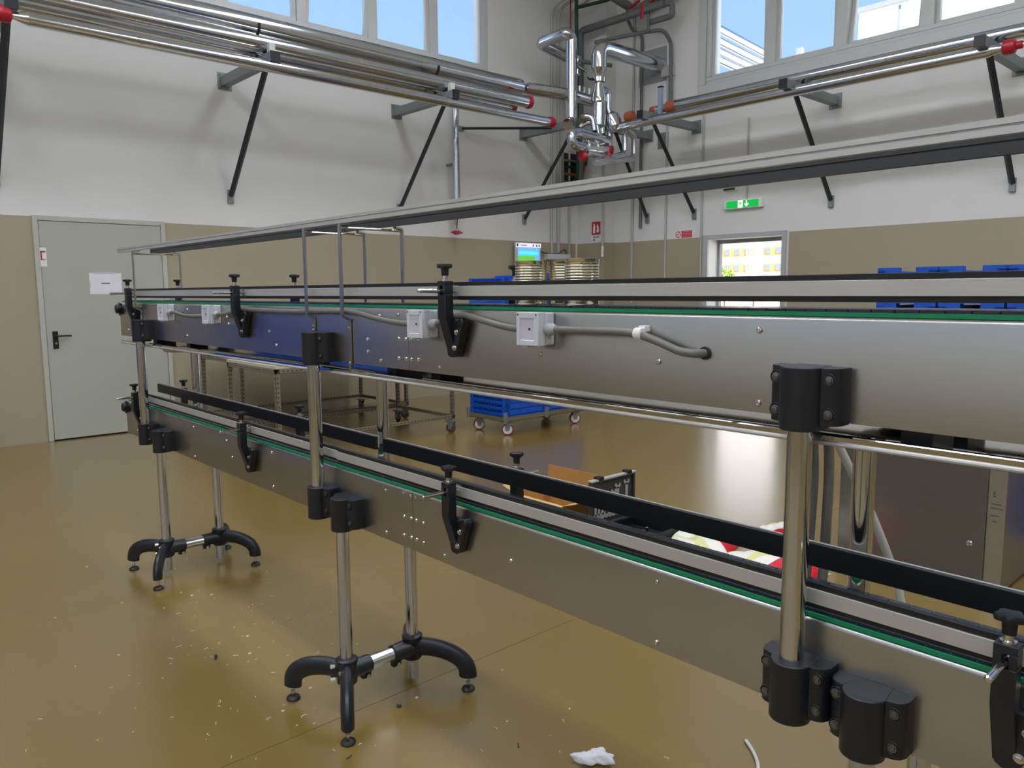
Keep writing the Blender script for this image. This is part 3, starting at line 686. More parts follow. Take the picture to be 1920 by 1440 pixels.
# right wall: two pipes
pipe([(8.50, 6.16, 3.735), (8.50, -1.0, 3.735)], .068, 'upper polished pipe along the exit wall under the window', seams=(1.05,))
pipe([(8.20, 6.85, 3.535), (8.20, 2.52, 3.535)], .056, 'lower polished pipe along the exit wall ending in a red valve', seams=(0.9,))
def valve(p, d, r, m, label, cone=True, L=.15):
    """flanged ball: cone to a stub, red body"""
    t = thing('valve', label, 'valve', p); d = Vector(d).normalized()
    if cone: MB().lathe([(r, 0), (r*1.0, .01), (r*.42, L*.8), (r*.42, L)], (0, 0, 0), d, 20).build('cone', M_POLISH, t)
    c = d*(L+.02)
    MB().lathe([(r*.5, -.06), (r*1.05, -.045), (r*1.15, -.02), (r*1.15, .02), (r*1.05, .045), (r*.5, .06)], c, d, 18).build('body', m, t)
    MB().lathe([(r*.6, 0), (r*.6, .05), (r*.4, .06)], d*(L+.07), d, 14).build('stub', m, t)
    MB().cyl(d*(L+.12), d*(L+.34), r*.42, 14).build('end_pipe', M_POLISH, t)
    return t
valve((1.52, 7.235, 3.535), (-1, 0, 0), .055, M_RED, 'red valve at the far left end of the lowest pipe')
valve((8.20, 2.52, 3.535), (0, -1, 0), .058, M_RED, 'red valve at the right edge on the lower pipe')
def flange(p, d, r, m, label, L=.07):
    return tag(MB().lathe([(r*.8, -L/2), (r, -L/2+.008), (r*1.12, -.01), (r*1.12, .01), (r, L/2-.008), (r*.55, L/2)], (0, 0, 0), d, 20).build('flange', m, None, loc=p), label, 'flange', 'coloured flanges at the corner')
flange((7.30, 7.235, 3.535), (1, 0, 0), .062, M_RED, 'red flange at the right end of the lowest front pipe', .10)
flange((7.02, 7.36, 3.765), (1, 0, 0), .074, M_RED, 'red flange on the second pipe beside the corner manifold', .10)
flange((6.96, 7.58, 3.735), (1, 0, 0), .05, M_RUST, 'brown flange on the thin pipe beside the corner manifold', .10)
flange((8.28, 6.74, 3.66), (0, -1, 0), .065, M_RUST, 'large orange primed flange before the short bracket arm', .13)
flange((8.50, 6.52, 3.735), (0, -1, 0), .05, M_RUST, 'small orange primed flange at the end of the upper pipe', .10)
tag(MB().cyl((0, 0, 0), (0, -.14, 0), .072, 20).build('rusty_collar', M_RUST, None, loc=(8.50, 6.30, 3.735)), 'rust red collar on the upper pipe below the window', 'collar')
pipe([(8.50, 6.54, 3.735), (8.50, 6.15, 3.735)], .05, 'short polished pipe piece between the two orange fittings')
t = thing('strut', 'pale upright strut beside the rust red collar', 'strut', (8.44, 6.37, 3.64)); MB().box(-.02, .02, -.03, .03, 0, .34).build('channel', M_SUPBLUE, t); MB().box(-.022, .022, -.032, .032, .34, .36).build('end_cap', M_BLACK, t)

# ------------------------------------------------------------------ corner manifold of polished pipes
pipe([(7.09, 7.60, 4.0), (7.22, 7.60, 4.0)], .060, 'short neck at the end of the thickest pipe', seg=20)
pipe([(7.18, 7.55, 3.99), (7.45, 7.45, 3.98), (7.75, 7.35, 3.97), (8.45, 7.35, 3.95)], .078, 'polished pipe from the thickest pipe across to the riser', rad=.1)
tag(MB().lathe([(.045, 0), (.075, .03), (.08, .10), (.06, .17), (.045, .19)], (0, 0, 0), (1, -.25, 0), 20).build('reducer', M_POLISH, None, loc=(7.20, 7.56, 3.99)), 'polished reducer swelling beside the thickest pipe', 'reducer')
pipe([(8.40, 7.80, 4.60), (7.66, 7.80, 4.70), (7.66, 7.30, 4.72), (7.76, 7.30, 4.68), (7.76, 7.30, 3.60), (7.62, 7.24, 3.55)], .076, 'polished loop pipe rising from the manifold and turning back to the wall', rad=.09)
pipe([(9.28, 7.01, 4.54), (7.97, 7.01, 4.54), (7.97, 7.01, 4.27)], .10, 'thick polished pipe from the wall plate bending down', rad=.17)
t = thing('butterfly_valve', 'polished butterfly valve with black lever under the thick bend', 'valve', (7.97, 7.01, 3.83))
MB().lathe([(.10, .44), (.055, .34), (.055, .32)], (0, 0, 0), (0, 0, 1), 22).build('upper_cone', M_POLISH, t)
MB().lathe([(.05, .26), (.09, .265), (.09, .32), (.05, .325)], (0, 0, 0), (0, 0, 1), 16).build('body', M_POLISH, t)
MB().lathe([(.08, 0), (.10, .02), (.10, .08), (.055, .24), (.055, .26)], (0, 0, 0), (0, 0, 1), 22).build('lower_cone', M_POLISH, t)
MB().tube([(-.06, .02, .30), (-.14, .05, .29), (-.16, .06, .32)], [.02, .012, .008], 10).build('lever', M_BLACK, t)
pipe([(7.98, 7.01, 3.85), (7.98, 7.01, 3.55)], .085, 'short polished pipe below the butterfly valve')
pipe([(8.02, 7.0, 4.02), (8.12, 6.98, 4.0), (8.12, 6.98, 3.74), (8.18, 6.92, 3.62), (8.2, 6.86, 3.54)], .042, 'slim polished pipe curving into the lower exit wall pipe', rad=.06)
tag(MB().lathe([(.06, -.12), (.10, -.08), (.112, 0), (.10, .08), (.06, .12)], (0, 0, 0), (0, .3, 1), 20).build('elbow_cover', M_PIPE, None, loc=(8.17, 6.93, 3.61)), 'segmented round elbow cover at the manifold', 'elbow')
pipe([(8.12, 6.98, 3.37), (7.60, 7.05, 3.42), (7.50, 7.05, 3.40), (7.50, 7.05, 3.26), (7.62, 7.03, 3.24), (8.08, 6.98, 3.24)], .066, 'polished U bend hanging under the manifold', rad=.08)
tag(MB().lathe([(.07, 0), (.10, .02), (.10, .15), (.108, .155), (.108, .30), (.07, .32)], (0, 0, 0), (1, -.1, .02), 20).build('strainer_drum', M_POLISH, None, loc=(7.70, 7.02, 3.245)), 'thick polished drum on the U bend', 'drum')
pipe([(7.70, 6.98, 3.17), (8.06, 6.93, 3.14)], .05, 'short polished pipe below the drum')
flange((8.04, 6.92, 3.15), (1, 0, 0), .058, M_RED, 'red flange under the manifold, in front', .06)
flange((7.70, 7.04, 3.13), (1, 0, 0), .06, M_RED, 'red flange under the manifold, left one', .07)
pipe([(8.20, 7.02, 3.60), (8.20, 7.02, 3.16)], .04, 'short polished drop right of the U bend')
flange((8.20, 7.02, 3.27), (0, 0, 1), .055, M_RED, 'red flange under the manifold, right one', .1)
for k, (dx, dz, l) in enumerate(((0, 0, 'left one'), (.22, -.03, 'right one'))):
    pipe([(7.80+.0*dx, 6.9+.02*k, 3.07+dz), (8.38+dx, 6.9+.02*k, 3.21+dz), (8.38+dx, 6.9+.02*k, 3.50+dz), (8.25+dx, 6.95, 3.54)], .042, 'slim polished U tube under the manifold, ' + l, rad=.07)
for k, (x, z) in enumerate(((7.82, 3.60), (7.90, 3.64), (7.74, 3.66))):
    pipe([(x, 7.2-.05*k, z-.06), (x+.05, 7.12, z), (x+.12, 7.02, z-.02), (x+.12, 6.98, z-.2)], .04, 'small polished bend inside the manifold, ' + ('lowest', 'middle', 'highest')[k], rad=.06)
t = thing('instrument', 'small chrome instrument head beside the riser', 'instrument', (8.08, 7.5, 4.50))
MB().lathe([(.02, -.06), (.05, -.04), (.055, 0), (.05, .04), (.02, .06)], (0, 0, 0), (0, 0, 1), 16).build('upper_bulb', M_CHROME, t)
MB().lathe([(.02, -.05), (.05, -.03), (.05, .03), (.02, .05)], (0, 0, -.16), (0, 0, 1), 16).build('lower_bulb', M_CHROME, t)
MB().tube([(0, 0, -.08), (.2, .0, -.12)], .02, 10).build('branch', M_CHROME, t)
for k in range(3):
    tag(MB().cyl((0, 0, 0), (0, 0, .14), .022, 12).build('vent_stub', M_POLISH, None, loc=(8.02+.10*k, 7.40, 3.99)), 'short polished stub behind the riser, %s' % ('left', 'middle', 'right')[k], 'stub', 'stubs behind the riser')
# plates on the exit wall where pipes pass
tag(MB().box(XW-.012, XW, 6.92, 7.40, 4.33, 4.80).build('wall_plate', M_GREYTRIM), 'square grey plate where the thick pipe enters the wall', 'plate')
tag(MB().box(XW-.012, XW, 6.87, 7.05, 3.40, 3.62).build('cover_plate', M_GALV), 'small grey cover plate below the thick pipe', 'plate')
# polished down pipe on the door wall
t = thing('down_pipe', 'polished vertical down pipe on the door wall with red valve', 'pipe', (6.515, 8.20, 2.14))
MB().cyl((0, 0, .20), (0, 0, 1.72), .047, 20).build('cladding', M_PIPE, t)
MB().lathe([(.047, .20), (.02, .10), (.02, .05)], (0, 0, 0), (0, 0, 1), 18).build('cone', M_POLISH, t)
MB().lathe([(.02, 0), (.05, .01), (.05, .05), (.02, .06)], (0, 0, 0), (0, 0, 1), 16).build('red_valve', M_RED, t)
MB().box(-.09, .09, -.01, .01, .02, .04).build('valve_handle', M_RED, t)
MB().lathe([(.047, -.01), (.05, -.008), (.05, .008), (.047, .01)], (0, 0, 1.0), (0, 0, 1), 20).build('seam_band', M_POLISH, t)
MB().box(-.02, .02, .04, YW-8.20, .9, .93).build('wall_clip', M_GALV, t)
t = thing('tie_strut', 'dark perforated tie strut on the door wall', 'strut', (6.75, YW, 3.56))
MB().box(-.05, .03, -.03, 0, -.03, .03).build('foot', M_GALV, t, .002)
MB().tube([(0, -.03, 0), (1.12, -.62, .06)], .018, 4).build('channel', M_DKSTEEL, t)

# ------------------------------------------------------------------ grey pipework and conduits in the corner
GX = 9.02
def gpipe(pts, r, label, m=None, rad=.08, group='grey pipework in the corner'): return pipe(pts, r, label, m or M_GREYPIPE, rad=rad, seg=14, group=group)
gpipe([(8.86, 8.16, 2.95), (8.86, 8.16, 5.19), (8.9, 7.34, 5.20), (8.93, 6.69, 5.22)], .052, 'thick grey pipe rising by the corner and turning along the wall')
gpipe([(7.6, 7.36, 5.58), (9.1, 7.34, 5.33), (9.1, 6.4, 5.45)], .06, 'thick grey pipe under the ceiling meeting the valves')
gpipe([(8.75, 7.78, 4.93), (9.0, 7.06, 4.95), (9.05, 6.80, 4.93), (9.2, 6.78, 4.80), (9.2, 6.77, 3.95)], .026, 'thin grey pipe with a drop beside the wall plate')
gpipe([(9.0, 7.38, 5.18), (9.1, 7.37, 5.05), (9.272, 7.34, 5.05), (9.272, 7.33, 2.30)], .022, 'thin grey pipe dropping from the valves behind the thick pipe')
gpipe([(8.95, 6.72, 5.22), (9.0, 6.62, 5.22), (9.0, 6.62, 5.05), (9.0, 7.0, 5.06)], .038, 'grey pipe loop right of the red valve handles', rad=.05)
for k, (y, z, d) in enumerate(((7.26, 5.25, (0, -1, .30)), (7.02, 5.26, (0, .05, -1)), (6.88, 5.24, (0, -1, .25)))):
    t = thing('ball_valve', 'ball valve with red handle high in the corner, %s' % ('left', 'lower', 'right')[k], 'valve', (8.92, y, z), 'red handled valves in the corner')
    dd = Vector(d).normalized()
    MB().lathe([(.03, -.07), (.045, -.06), (.045, -.02), (.055, 0), (.045, .02), (.045, .06), (.03, .07)], (0, 0, 0), (0, 1, 0), 12).build('body', M_GREYPIPE, t)
    MB().cyl((0, 0, .0), (-.05, 0, .03), .014, 8).build('stem', M_POLISH, t)
    MB().tube([Vector((-.05, 0, .03)), Vector((-.055, 0, .03))+dd*.2], .026, 6, flat=(1, .6)).build('handle', M_RED, t)
gpipe([(8.95, 6.98, 5.2), (8.95, 6.98, 4.92)], .02, 'thin grey drop between the valves and the lower pipe')
gpipe([(8.60, 8.0, 5.55), (8.60, 8.0, 5.40), (8.62, 7.98, 3.45), (8.64, 8.0, 3.1), (8.85, 8.25, 3.05)], .026, 'dark green pipe down the corner', M_DKGREEN)
gpipe([(8.50, 8.02, 5.60), (8.50, 8.02, 4.0)], .010, 'thin dark red pipe beside the green one', mat('dark_red_pipe', (120, 40, 38), .5, var=.05))
gpipe([(8.45, 7.95, 4.66), (8.92, 7.6, 4.6)], .028, 'dark grey crossing pipe behind the loop pipe')
gpipe([(8.60, 7.98, 5.42), (8.80, 7.55, 5.46), (8.95, 7.2, 5.6)], .024, 'dark green pipe running along under the ceiling', M_DKGREEN)
# wall cavity with pipe ends
t = thing('wall_cavity', 'dark rectangular wall opening with pipes below the manifold', 'opening', (8.72, YW, 2.95))
MB().box(0, .34, -.004, 0, 0, .52).build('dark_back', M_HOLE, t)
MB().box(-.03, 0, -.03, 0, -.03, .55).box(0, .34, -.03, 0, -.03, 0).build('rim', M_GREYTRIM, t)
for k, z in enumerate((.08, .2, .31, .40)):
    MB().tube(fillet([(.0, -.04, z), (.2+.05*k, -.06, z), (.2+.05*k, -.2, z+.02), (.2+.05*k, -.2, z+.25)], .06), .02, 8).build('pipe_end', (M_GREYPIPE, M_RUST, M_DKGREEN, M_GREYPIPE)[k], t)
def conduit(pts, r, label): return tag(MB().tube(fillet([Vector(p)-Vector(pts[0]) for p in pts], .18, 6), r, 10).build('conduit', M_CONDUIT, None, loc=pts[0]), label, 'conduit', 'grey conduits on the walls')
conduit([(8.46, YW-.025, 1.94), (8.46, YW-.025, 5.50), (8.50, 7.4, 5.62)], .020, 'grey wall conduit above the monitor, left one')
conduit([(8.60, YW-.025, 1.94), (8.60, YW-.025, 5.50), (8.62, 7.4, 5.66)], .024, 'grey wall conduit above the monitor, middle one')
conduit([(8.84, YW-.025, 1.94), (8.84, YW-.025, 5.50), (8.84, 7.4, 5.70)], .018, 'grey wall conduit above the monitor, right one')
conduit([(XW-.022, 7.49, 1.2), (XW-.022, 7.49, 5.7)], .018, 'grey conduit on the exit wall next to the pillar')
conduit([(XW-.022, 6.88, 1.55), (XW-.022, 6.88, 4.38)], .015, 'grey conduit on the exit wall ending at the small box')
conduit([(XW-.022, 6.275, .9), (XW-.022, 6.275, 3.95)], .015, 'grey conduit on the exit wall beside the doorway')
conduit([(XW-.022, 5.59, 2.575), (XW-.022, 5.59, 3.60)], .013, 'thin grey conduit feeding the exit sign')
conduit([(XW-.30, PY-.015, 2.02), (XW-.30, PY-.015, 3.4)], .016, 'short grey conduit on the pillar beside the red sign')
tag(MB().cyl((0, 0, 0), (0, 0, -.16), .022, 12).build('conduit_end', M_WHITEP, None, loc=(XW-.30, PY-.015, 2.06)), 'white end sleeve of the short pillar conduit', 'sleeve')
for y, z, l in ((6.77, 4.36, 'small grey junction box high beside the window'),):
    t = thing('junction_box', l, 'box', (XW, y, z)); MB().box(-.06, -.0, 0, .20, 0, .15).build('box_body', M_CONDUIT, t, .006); MB().box(-.066, -.06, .01, .19, .01, .14).build('lid', M_CONDUIT, t)
t = thing('junction_box', 'white junction box on the door wall below the conduits', 'box', (8.32, YW, 1.86))
MB().box(0, .48, -.10, 0, 0, .085).build('box_body', M_BOX, t, .006); MB().box(.05, .43, -.106, -.1, .01, .075).build('lid', M_BOX, t)
conduit([(6.9, YW-.012, 3.4), (6.9, YW-.012, 3.402)], .001, 'tiny paint drip on the door wall') if False else None
t = thing('power_cable', 'dark cable from the monitor to the junction box', 'cable', (8.17, YW-.05, 2.02))
MB().tube(fillet([(0, 0, 0), (.06, 0, -.06), (.20, 0, -.07), (.40, 0, -.07), (.50, 0, -.02), (.53, 0, .0), (.58, 0, -.03), (.56, 0, -.07)], .05), .008, 8).build('wire', M_BLACK, t)

# ------------------------------------------------------------------ signs and monitor
t = thing('exit_sign', 'green emergency exit light with running figure and arrow', 'exit sign', (XW, 5.345, 2.452))
MB().box(-.06, -.0, 0, .565, 0, .115).build('housing', M_WHITEP, t, .006)
pn = MB().box(-.064, -.06, .045, .52, .012, .103).build('green_panel', emis('exit_green', (0, 158, 60), 1.0), t)
EW = emis('exit_white', (245, 250, 245), 1.0)
def flat(polys, name, m, parent, x=-.0655, d=.0014):
    q = MB()
    for p in polys: q.prism(p, 'x', x, x+d)
    return q.build(name, m, parent)
def mir(pts, y0, w): return [(y0+w-p[0]*w, p[1]) for p in pts]      # left-right as seen from inside the hall
flat([[(y, z) for y, z in ((.275, .012), (.345, .012), (.345, .103), (.275, .103))]], 'door_pictogram', EW, pn)
flat([[(.308, .086), (.318, .086), (.320, .094), (.313, .099), (.306, .094)], [(.30, .080), (.322, .082), (.316, .052), (.302, .052)], [(.302, .054), (.312, .054), (.296, .034), (.284, .036)], [(.306, .054), (.316, .052), (.326, .036), (.332, .018), (.324, .018), (.316, .036)], [(.300, .078), (.286, .068), (.289, .064), (.303, .072)], [(.32, .078), (.334, .066), (.331, .062), (.318, .072)]], 'running_figure', emis('exit_green', (0, 158, 60), 1.0), pn, -.067)
flat([[(.215, .098), (.228, .098), (.228, .050), (.252, .062), (.252, .050), (.2215, .018), (.191, .050), (.191, .062), (.215, .050)]], 'arrow', EW, pn)
t = thing('emergency_lamp', 'slim dark emergency lamp above the exit sign', 'lamp', (XW, 5.74, 2.70)); MB().box(-.05, 0, 0, .19, 0, .05).build('body', M_WHITEP, t, .004); MB().box(-.055, -.05, .01, .18, .004, .03).build('lens', M_DKGREY, t)
# red fire extinguisher sign on the pillar (faces -x)
t = thing('fire_sign', 'red fire extinguisher sign on the pillar', 'sign', (PX, 7.92, 2.24)); t['label'] = 'red fire extinguisher sign on the corner pillar'
MB().box(-.012, -.0, 0, .165, 0, .19).build('red_plate', M_PINK, t)
flat([[(.095, .02), (.135, .02), (.135, .125), (.125, .14), (.105, .14), (.095, .125)], [(.10, .145), (.125, .145), (.14, .165), (.10, .16)]], 'extinguisher_symbol', M_WHITEP, t, -.0135)
flat([[(.025, .03), (.06, .03), (.065, .06), (.055, .09), (.065, .13), (.045, .15), (.03, .12), (.02, .07)]], 'flame_symbol', M_WHITEP, t, -.0135)
t = thing('number_sign', 'small white notice under the red fire sign', 'sign', (PX, 7.92, 2.13)); MB().box(-.010, -.0, 0, .165, 0, .10).build('plate', M_WHITEP, t)
q = MB()
for i in range(7): q.box(-.0115, -.010, .02+.018*i, .031+.018*i, .062, .082)
for i in range(2): q.box(-.0115, -.010, .10+.022*i, .115+.022*i, .018, .042)
q.build('print', M_INK, t)
# no smoking sign
t = thing('no_smoking_sign', 'red and white no smoking sign left of the exit doorway', 'sign', (XW, 6.425, 2.115))
MB().box(-.010, -.0, 0, .30, 0, .115).build('plate', M_WHITEP, t)
ring = [( .245+.046*math.cos(a), .0575+.046*math.sin(a)) for a in [i*2*PI/24 for i in range(24)]]
flat([ring], 'red_ring', M_PINK, t, -.0115)
flat([[( .245+.034*math.cos(a), .0575+.034*math.sin(a)) for a in [i*2*PI/24 for i in range(24)]]], 'ring_centre', M_WHITEP, t, -.0125)
flat([[(.215, .085), (.222, .090), (.275, .032), (.268, .026)], ], 'slash', M_PINK, t, -.0135)
flat([[(.222, .052), (.268, .052), (.268, .060), (.222, .060)]], 'cigarette', M_INK, t, -.0132)
flat([[(.01, .01), (.185, .01), (.185, .105), (.01, .105)]], 'red_field', M_PINK, t, -.0115)
q = MB()
for i in range(4): q.box(-.0125, -.0115, .025, .17, .022+.021*i, .030+.021*i)
q.build('print', mat('pale_red_print', (226, 140, 150), .6, var=.03), t)
# monitor on the door wall
t = thing('monitor', 'lit wall monitor with green and blue bars beside the conduits', 'monitor', (7.67, YW, 1.70))
MB().box(.1, .4, -.05, 0, .1, .28).build('wall_mount', M_BLACK, t)
MB().box(0, .50, -.085, -.05, 0, .385).build('case', M_BOX, t, .004)
def scr(n, rgb, s, x0, x1, z0, z1, d=.0868): MB().box(x0, x1, -d, -.085, z0, z1).build(n, emis('screen_'+n+str(rgb), rgb, s), t)
scr('header', (232, 226, 240), .8, .0, .50, .325, .385); scr('blue_field', (110, 170, 250), .9, .035, .47, .01, .322)
scr('green_field', (96, 196, 60), .8, .035, .38, .08, .20, .0874); scr('cyan_bar', (70, 236, 240), 1.0, .06, .44, .225, .265, .0874)
scr('cyan_bar', (90, 220, 250), 1.0, .06, .40, .05, .085, .0880); scr('green_bar', (120, 210, 60), .8, .035, .30, .012, .045, .0874)
q = MB(); q.box(.012, .045, -.088, -.0866, .335, .375)
for i in range(6): q.box(.09+.022*i, .105+.022*i, -.088, -.0866, .345, .362)
for x in (.33, .40, .45): q.box(x, x+.022, -.088, -.0866, .338, .370)
q.build('print', M_INK, t)

# ================================================================== THINGS ON THE FLOOR BEHIND THE CONVEYOR
def caster(parent, x, y, r, rz, wm, tm, fm, w=.032):
    c = bpy.data.objects.new('caster', None); COL.objects.link(c); c.parent = parent; c.location = (x, y, 0); c.rotation_euler.z = rz
    MB().lathe([(r, -w/2), (r, w/2)], (0, 0, r), (0, 1, 0), 22).build('tyre', tm, c, .004)
    MB().lathe([(r*.82, -w/2-.003), (r*.82, w/2+.003)], (0, 0, r), (0, 1, 0), 20).build('wheel', wm, c, .003)
    m = MB()
    for s in (-1, 1): m.prism([(-.018, r-.014), (.012, r-.014), (.05, r*2+.02), (-.03, r*2+.02)], 'y', s*(w/2+.004), s*(w/2+.009))
    m.box(-.05, .06, -.04, .04, r*2+.016, r*2+.024); m.cyl((0, -w/2-.014, r), (0, w/2+.014, r), .008, 8)
    m.build('fork', fm, c)
    return c
# dolly with blue trays
DX0, DX1, DY0, DY1 = 4.93, 6.05, 5.50, 6.05
t = thing('dolly', 'steel frame dolly with red and white casters under the blue trays', 'dolly', ((DX0+DX1)/2, (DY0+DY1)/2, 0))
cx, cy = (DX0+DX1)/2, (DY0+DY1)/2
hx_, hy_ = (DX1-DX0)/2, (DY1-DY0)/2
m = MB()
for s in (-1, 1): m.box(-hx_, hx_, s*hy_-(.004 if s > 0 else 0), s*hy_+(.004 if s < 0 else 0), .14, .185); m.box(s*hx_-(.004 if s > 0 else 0), s*hx_+(.004 if s < 0 else 0), -hy_, hy_, .14, .185)
m.box(-hx_, hx_, -hy_, hy_, .14, .144); m.build('frame', mat('dull_zinc', (150, 140, 112), .45, .6, var=.1, scale=20), t)
for xx in (-hx_, 0, hx_):
    for s in (-1, 1): MB().box(xx-.025, xx+.025, s*hy_-.006, s*hy_+.006, .13, .235).build('corner_tab', M_GALV, t)
for i, (xx, yy) in enumerate(((-hx_+.08, -hy_+.06), (-hx_+.08, hy_-.06), (hx_-.08, -hy_+.06), (hx_-.08, hy_-.06))): caster(t, xx, yy, .058, -.75+.12*i, M_WHEEL, M_REDTYRE, M_GALV)
def tray_mesh(lx, ly, h):
    m = MB(); w = .012
    m.box(-lx/2, lx/2, -ly/2, ly/2, 0, .006)
    for s in (-1, 1):
        m.box(-lx/2, lx/2, s*(ly/2-w) if s < 0 else ly/2-w, s*ly/2, .006, h-.006)
        x0, x1 = (-lx/2, -lx/2+w) if s < 0 else (lx/2-w, lx/2)
        m.box(x0, x1, -ly/2+w, ly/2-w, .006, .018); m.box(x0, x1, -ly/2+w, ly/2-w, h-.012, h-.004)
        xi = (-lx/2+.05, -lx/2+.056) if s < 0 else (lx/2-.056, lx/2-.05)
        m.box(xi[0], xi[1], -ly/2+w, ly/2-w, .006, h-.01)
        n = 12
        for i in range(n):
            y = -ly/2+.05+(ly-.1)*i/(n-1); m.box(x0, x0+.05 if s < 0 else x1, y-.003, y+.003, .006, h-.004) if s < 0 else m.box(x1-.05, x1, y-.003, y+.003, .006, h-.004)
    for sx in (-1, 1):
        for sy in (-1, 1): m.box(sx*lx/2-(.05 if sx > 0 else 0), sx*lx/2+(.05 if sx < 0 else 0), sy*ly/2-(.05 if sy > 0 else 0), sy*ly/2+(.05 if sy < 0 else 0), .006, h-.002)
    return m.mesh('blue_tray', M_BLUE)
TH = .0575; TM = tray_mesh(.545, .535, TH)
NT = 24
ORD = ['first', 'second', 'third', 'fourth', 'fifth', 'sixth', 'seventh', 'eighth', 'ninth', 'tenth', 'eleventh', 'twelfth', 'thirteenth', 'fourteenth', 'fifteenth', 'sixteenth', 'seventeenth', 'eighteenth', 'nineteenth', 'twentieth', 'twenty-first', 'twenty-second', 'twenty-third', 'twenty-fourth']
for sx, sn in ((-1, 'left'), (1, 'right')):
    for k in range(NT - (0 if sx < 0 else 0)):
        o = link('blue_tray', TM, None, loc=(cx+sx*.277, cy, .145+k*TH))
        pos = 'topmost' if k == NT-1 else ('lowest' if k == 0 else ORD[k]+' from the bottom')
        tag(o, 'blue tray, %s of the %s stack on the dolly' % (pos, sn), 'tray', 'blue trays stacked on the dolly')
tag(MB().box(-.2, .2, -.23, .23, 0, .028).box(-.2, .2, -.23, -.2, .028, .045).build('plastic_cover', M_BLUE, None, loc=(cx-.04, cy, .145+NT*TH-.001), bev=.004), 'blue plastic cover lying on top of the tray stacks', 'cover')

# shelf trolleys made of slotted angle
def slotted(mb, holes, p0, p1, w=.035, face='x'):
    """L-shaped angle between two points (vertical or along an axis); returns slot rows"""
    x0, y0, z0 = p0; x1, y1, z1 = p1
    if abs(z1-z0) > .05:
        mb.box(x0, x0+.003, y0, y0+w, z0, z1); mb.box(x0, x0+w, y0, y0+.003, z0, z1)
        n = int((z1-z0)/.04)
        for i in range(n):
            z = z0+.02+i*.04
            holes.box(x0-.0006, x0, y0+.012, y0+.024, z, z+.022); holes.box(x0+.012, x0+.024, y0-.0006, y0, z, z+.022)
    elif abs(x1-x0) > abs(y1-y0):
        mb.box(x0, x1, y0, y0+.003, z0, z0+w); mb.box(x0, x1, y0, y0+w, z0, z0+.003)
        for i in range(int((x1-x0)/.04)):
            x = x0+.02+i*.04; holes.box(x, x+.022, y0-.0006, y0, z0+.012, z0+.024)
    else:
        mb.box(x0, x0+.003, y0, y1, z0, z0+w); mb.box(x0, x0+w, y0, y1, z0, z0+.003)
        for i in range(int((y1-y0)/.04)):
            y = y0+.02+i*.04; holes.box(x0-.0006, x0, y, y+.022, z0+.012, z0+.024)
M_ANGLE = mat('slotted_angle_zinc', (158, 150, 132), .42, .55, var=.1, scale=25)
M_SLOT = mat('slot_dark', (86, 78, 62), .7, var=.1)
def trolley(x0, x1, y0, y1, zs, label):
    t = thing('shelf_trolley', label, 'trolley', ((x0+x1)/2, (y0+y1)/2, 0), 'shelf trolleys by the door wall')
    c = ((x0+x1)/2, (y0+y1)/2); a0, a1, b0, b1 = x0-c[0], x1-c[0], y0-c[1], y1-c[1]
    for xx in (a0, a1-.035):
        for yy in (b0, b1-.035):
            m, h = MB(), MB(); slotted(m, h, (xx, yy, .14), (xx, yy, zs)); o = m.build('upright', M_ANGLE, t); h.build('slots', M_SLOT, o)
    for z in (.15, zs-.04):
        for p, q in (((a0, b0, z), (a1, b0, z)), ((a0, b1-.035, z), (a1, b1-.035, z)), ((a0, b0, z), (a0, b1, z)), ((a1-.035, b0, z), (a1-.035, b1, z))):
            m, h = MB(), MB(); slotted(m, h, p, q); o = m.build('rail', M_ANGLE, t); h.build('slots', M_SLOT, o)
    MB().box(a0, a1, b0, b1, zs, zs+.025).build('shelf', mat('pale_shelf_board', (200, 194, 178), .5, var=.04), t)
    for i, (xx, yy) in enumerate(((a0+.03, b0+.03), (a0+.03, b1-.03), (a1-.03, b0+.03), (a1-.03, b1-.03))): caster(t, xx, yy, .05, -.3-.45*i, M_BROWNW, M_BROWNW, M_GALV, .028)
trolley(2.86, 4.73, 6.03, 7.02, .77, 'slotted angle shelf trolley on brown casters, nearer one')
trolley(3.02, 4.92, 7.10, 8.08, .77, 'slotted angle shelf trolley on brown casters, by the door wall')

# tall stacks of blue crates on the right
def crate_mesh():
    m = MB(); lx, ly, h, w = .60, .345, .20, .012
    m.box(0, lx, 0, ly, 0, .008)
    for y0, y1 in ((0, w), (ly-w, ly)): m.box(0, lx, y0, y1, .008, h)
    m.box(0, w, w, ly-w, .008, .035); m.box(0, w, w, ly-w, h-.05, h-.02); m.box(.03, .036, w, ly-w, .035, h-.05); m.box(lx-w, lx, w, ly-w, .008, h)
    for y in (0, ly-.045): m.box(0, .05, y, y+.045, .008, h)
    for i in range(9): m.box(0, .03, .06+i*.028, .065+i*.028, .035, h-.05)
    for y in (0, ly-.12): m.box(0, .06, y, y+.12, h-.02, h+.018)
    return m.mesh('blue_crate', M_BLUE)
CRM = crate_mesh()
for j, y in enumerate((1.735, 1.375, 1.015, .655)):
    for k in range(7):
        o = link('blue_crate', CRM, None, loc=(5.0, y, .0+k*.2175+.002))
        pos = 'topmost' if k == 6 else ('lowest' if k == 0 else ORD[k]+' from the floor')
        tag(o, 'blue crate at the right, %s in the %s stack from the left' % (pos, ('first', 'second', 'third', 'fourth')[j]), 'crate', 'blue crates stacked behind the conveyor')

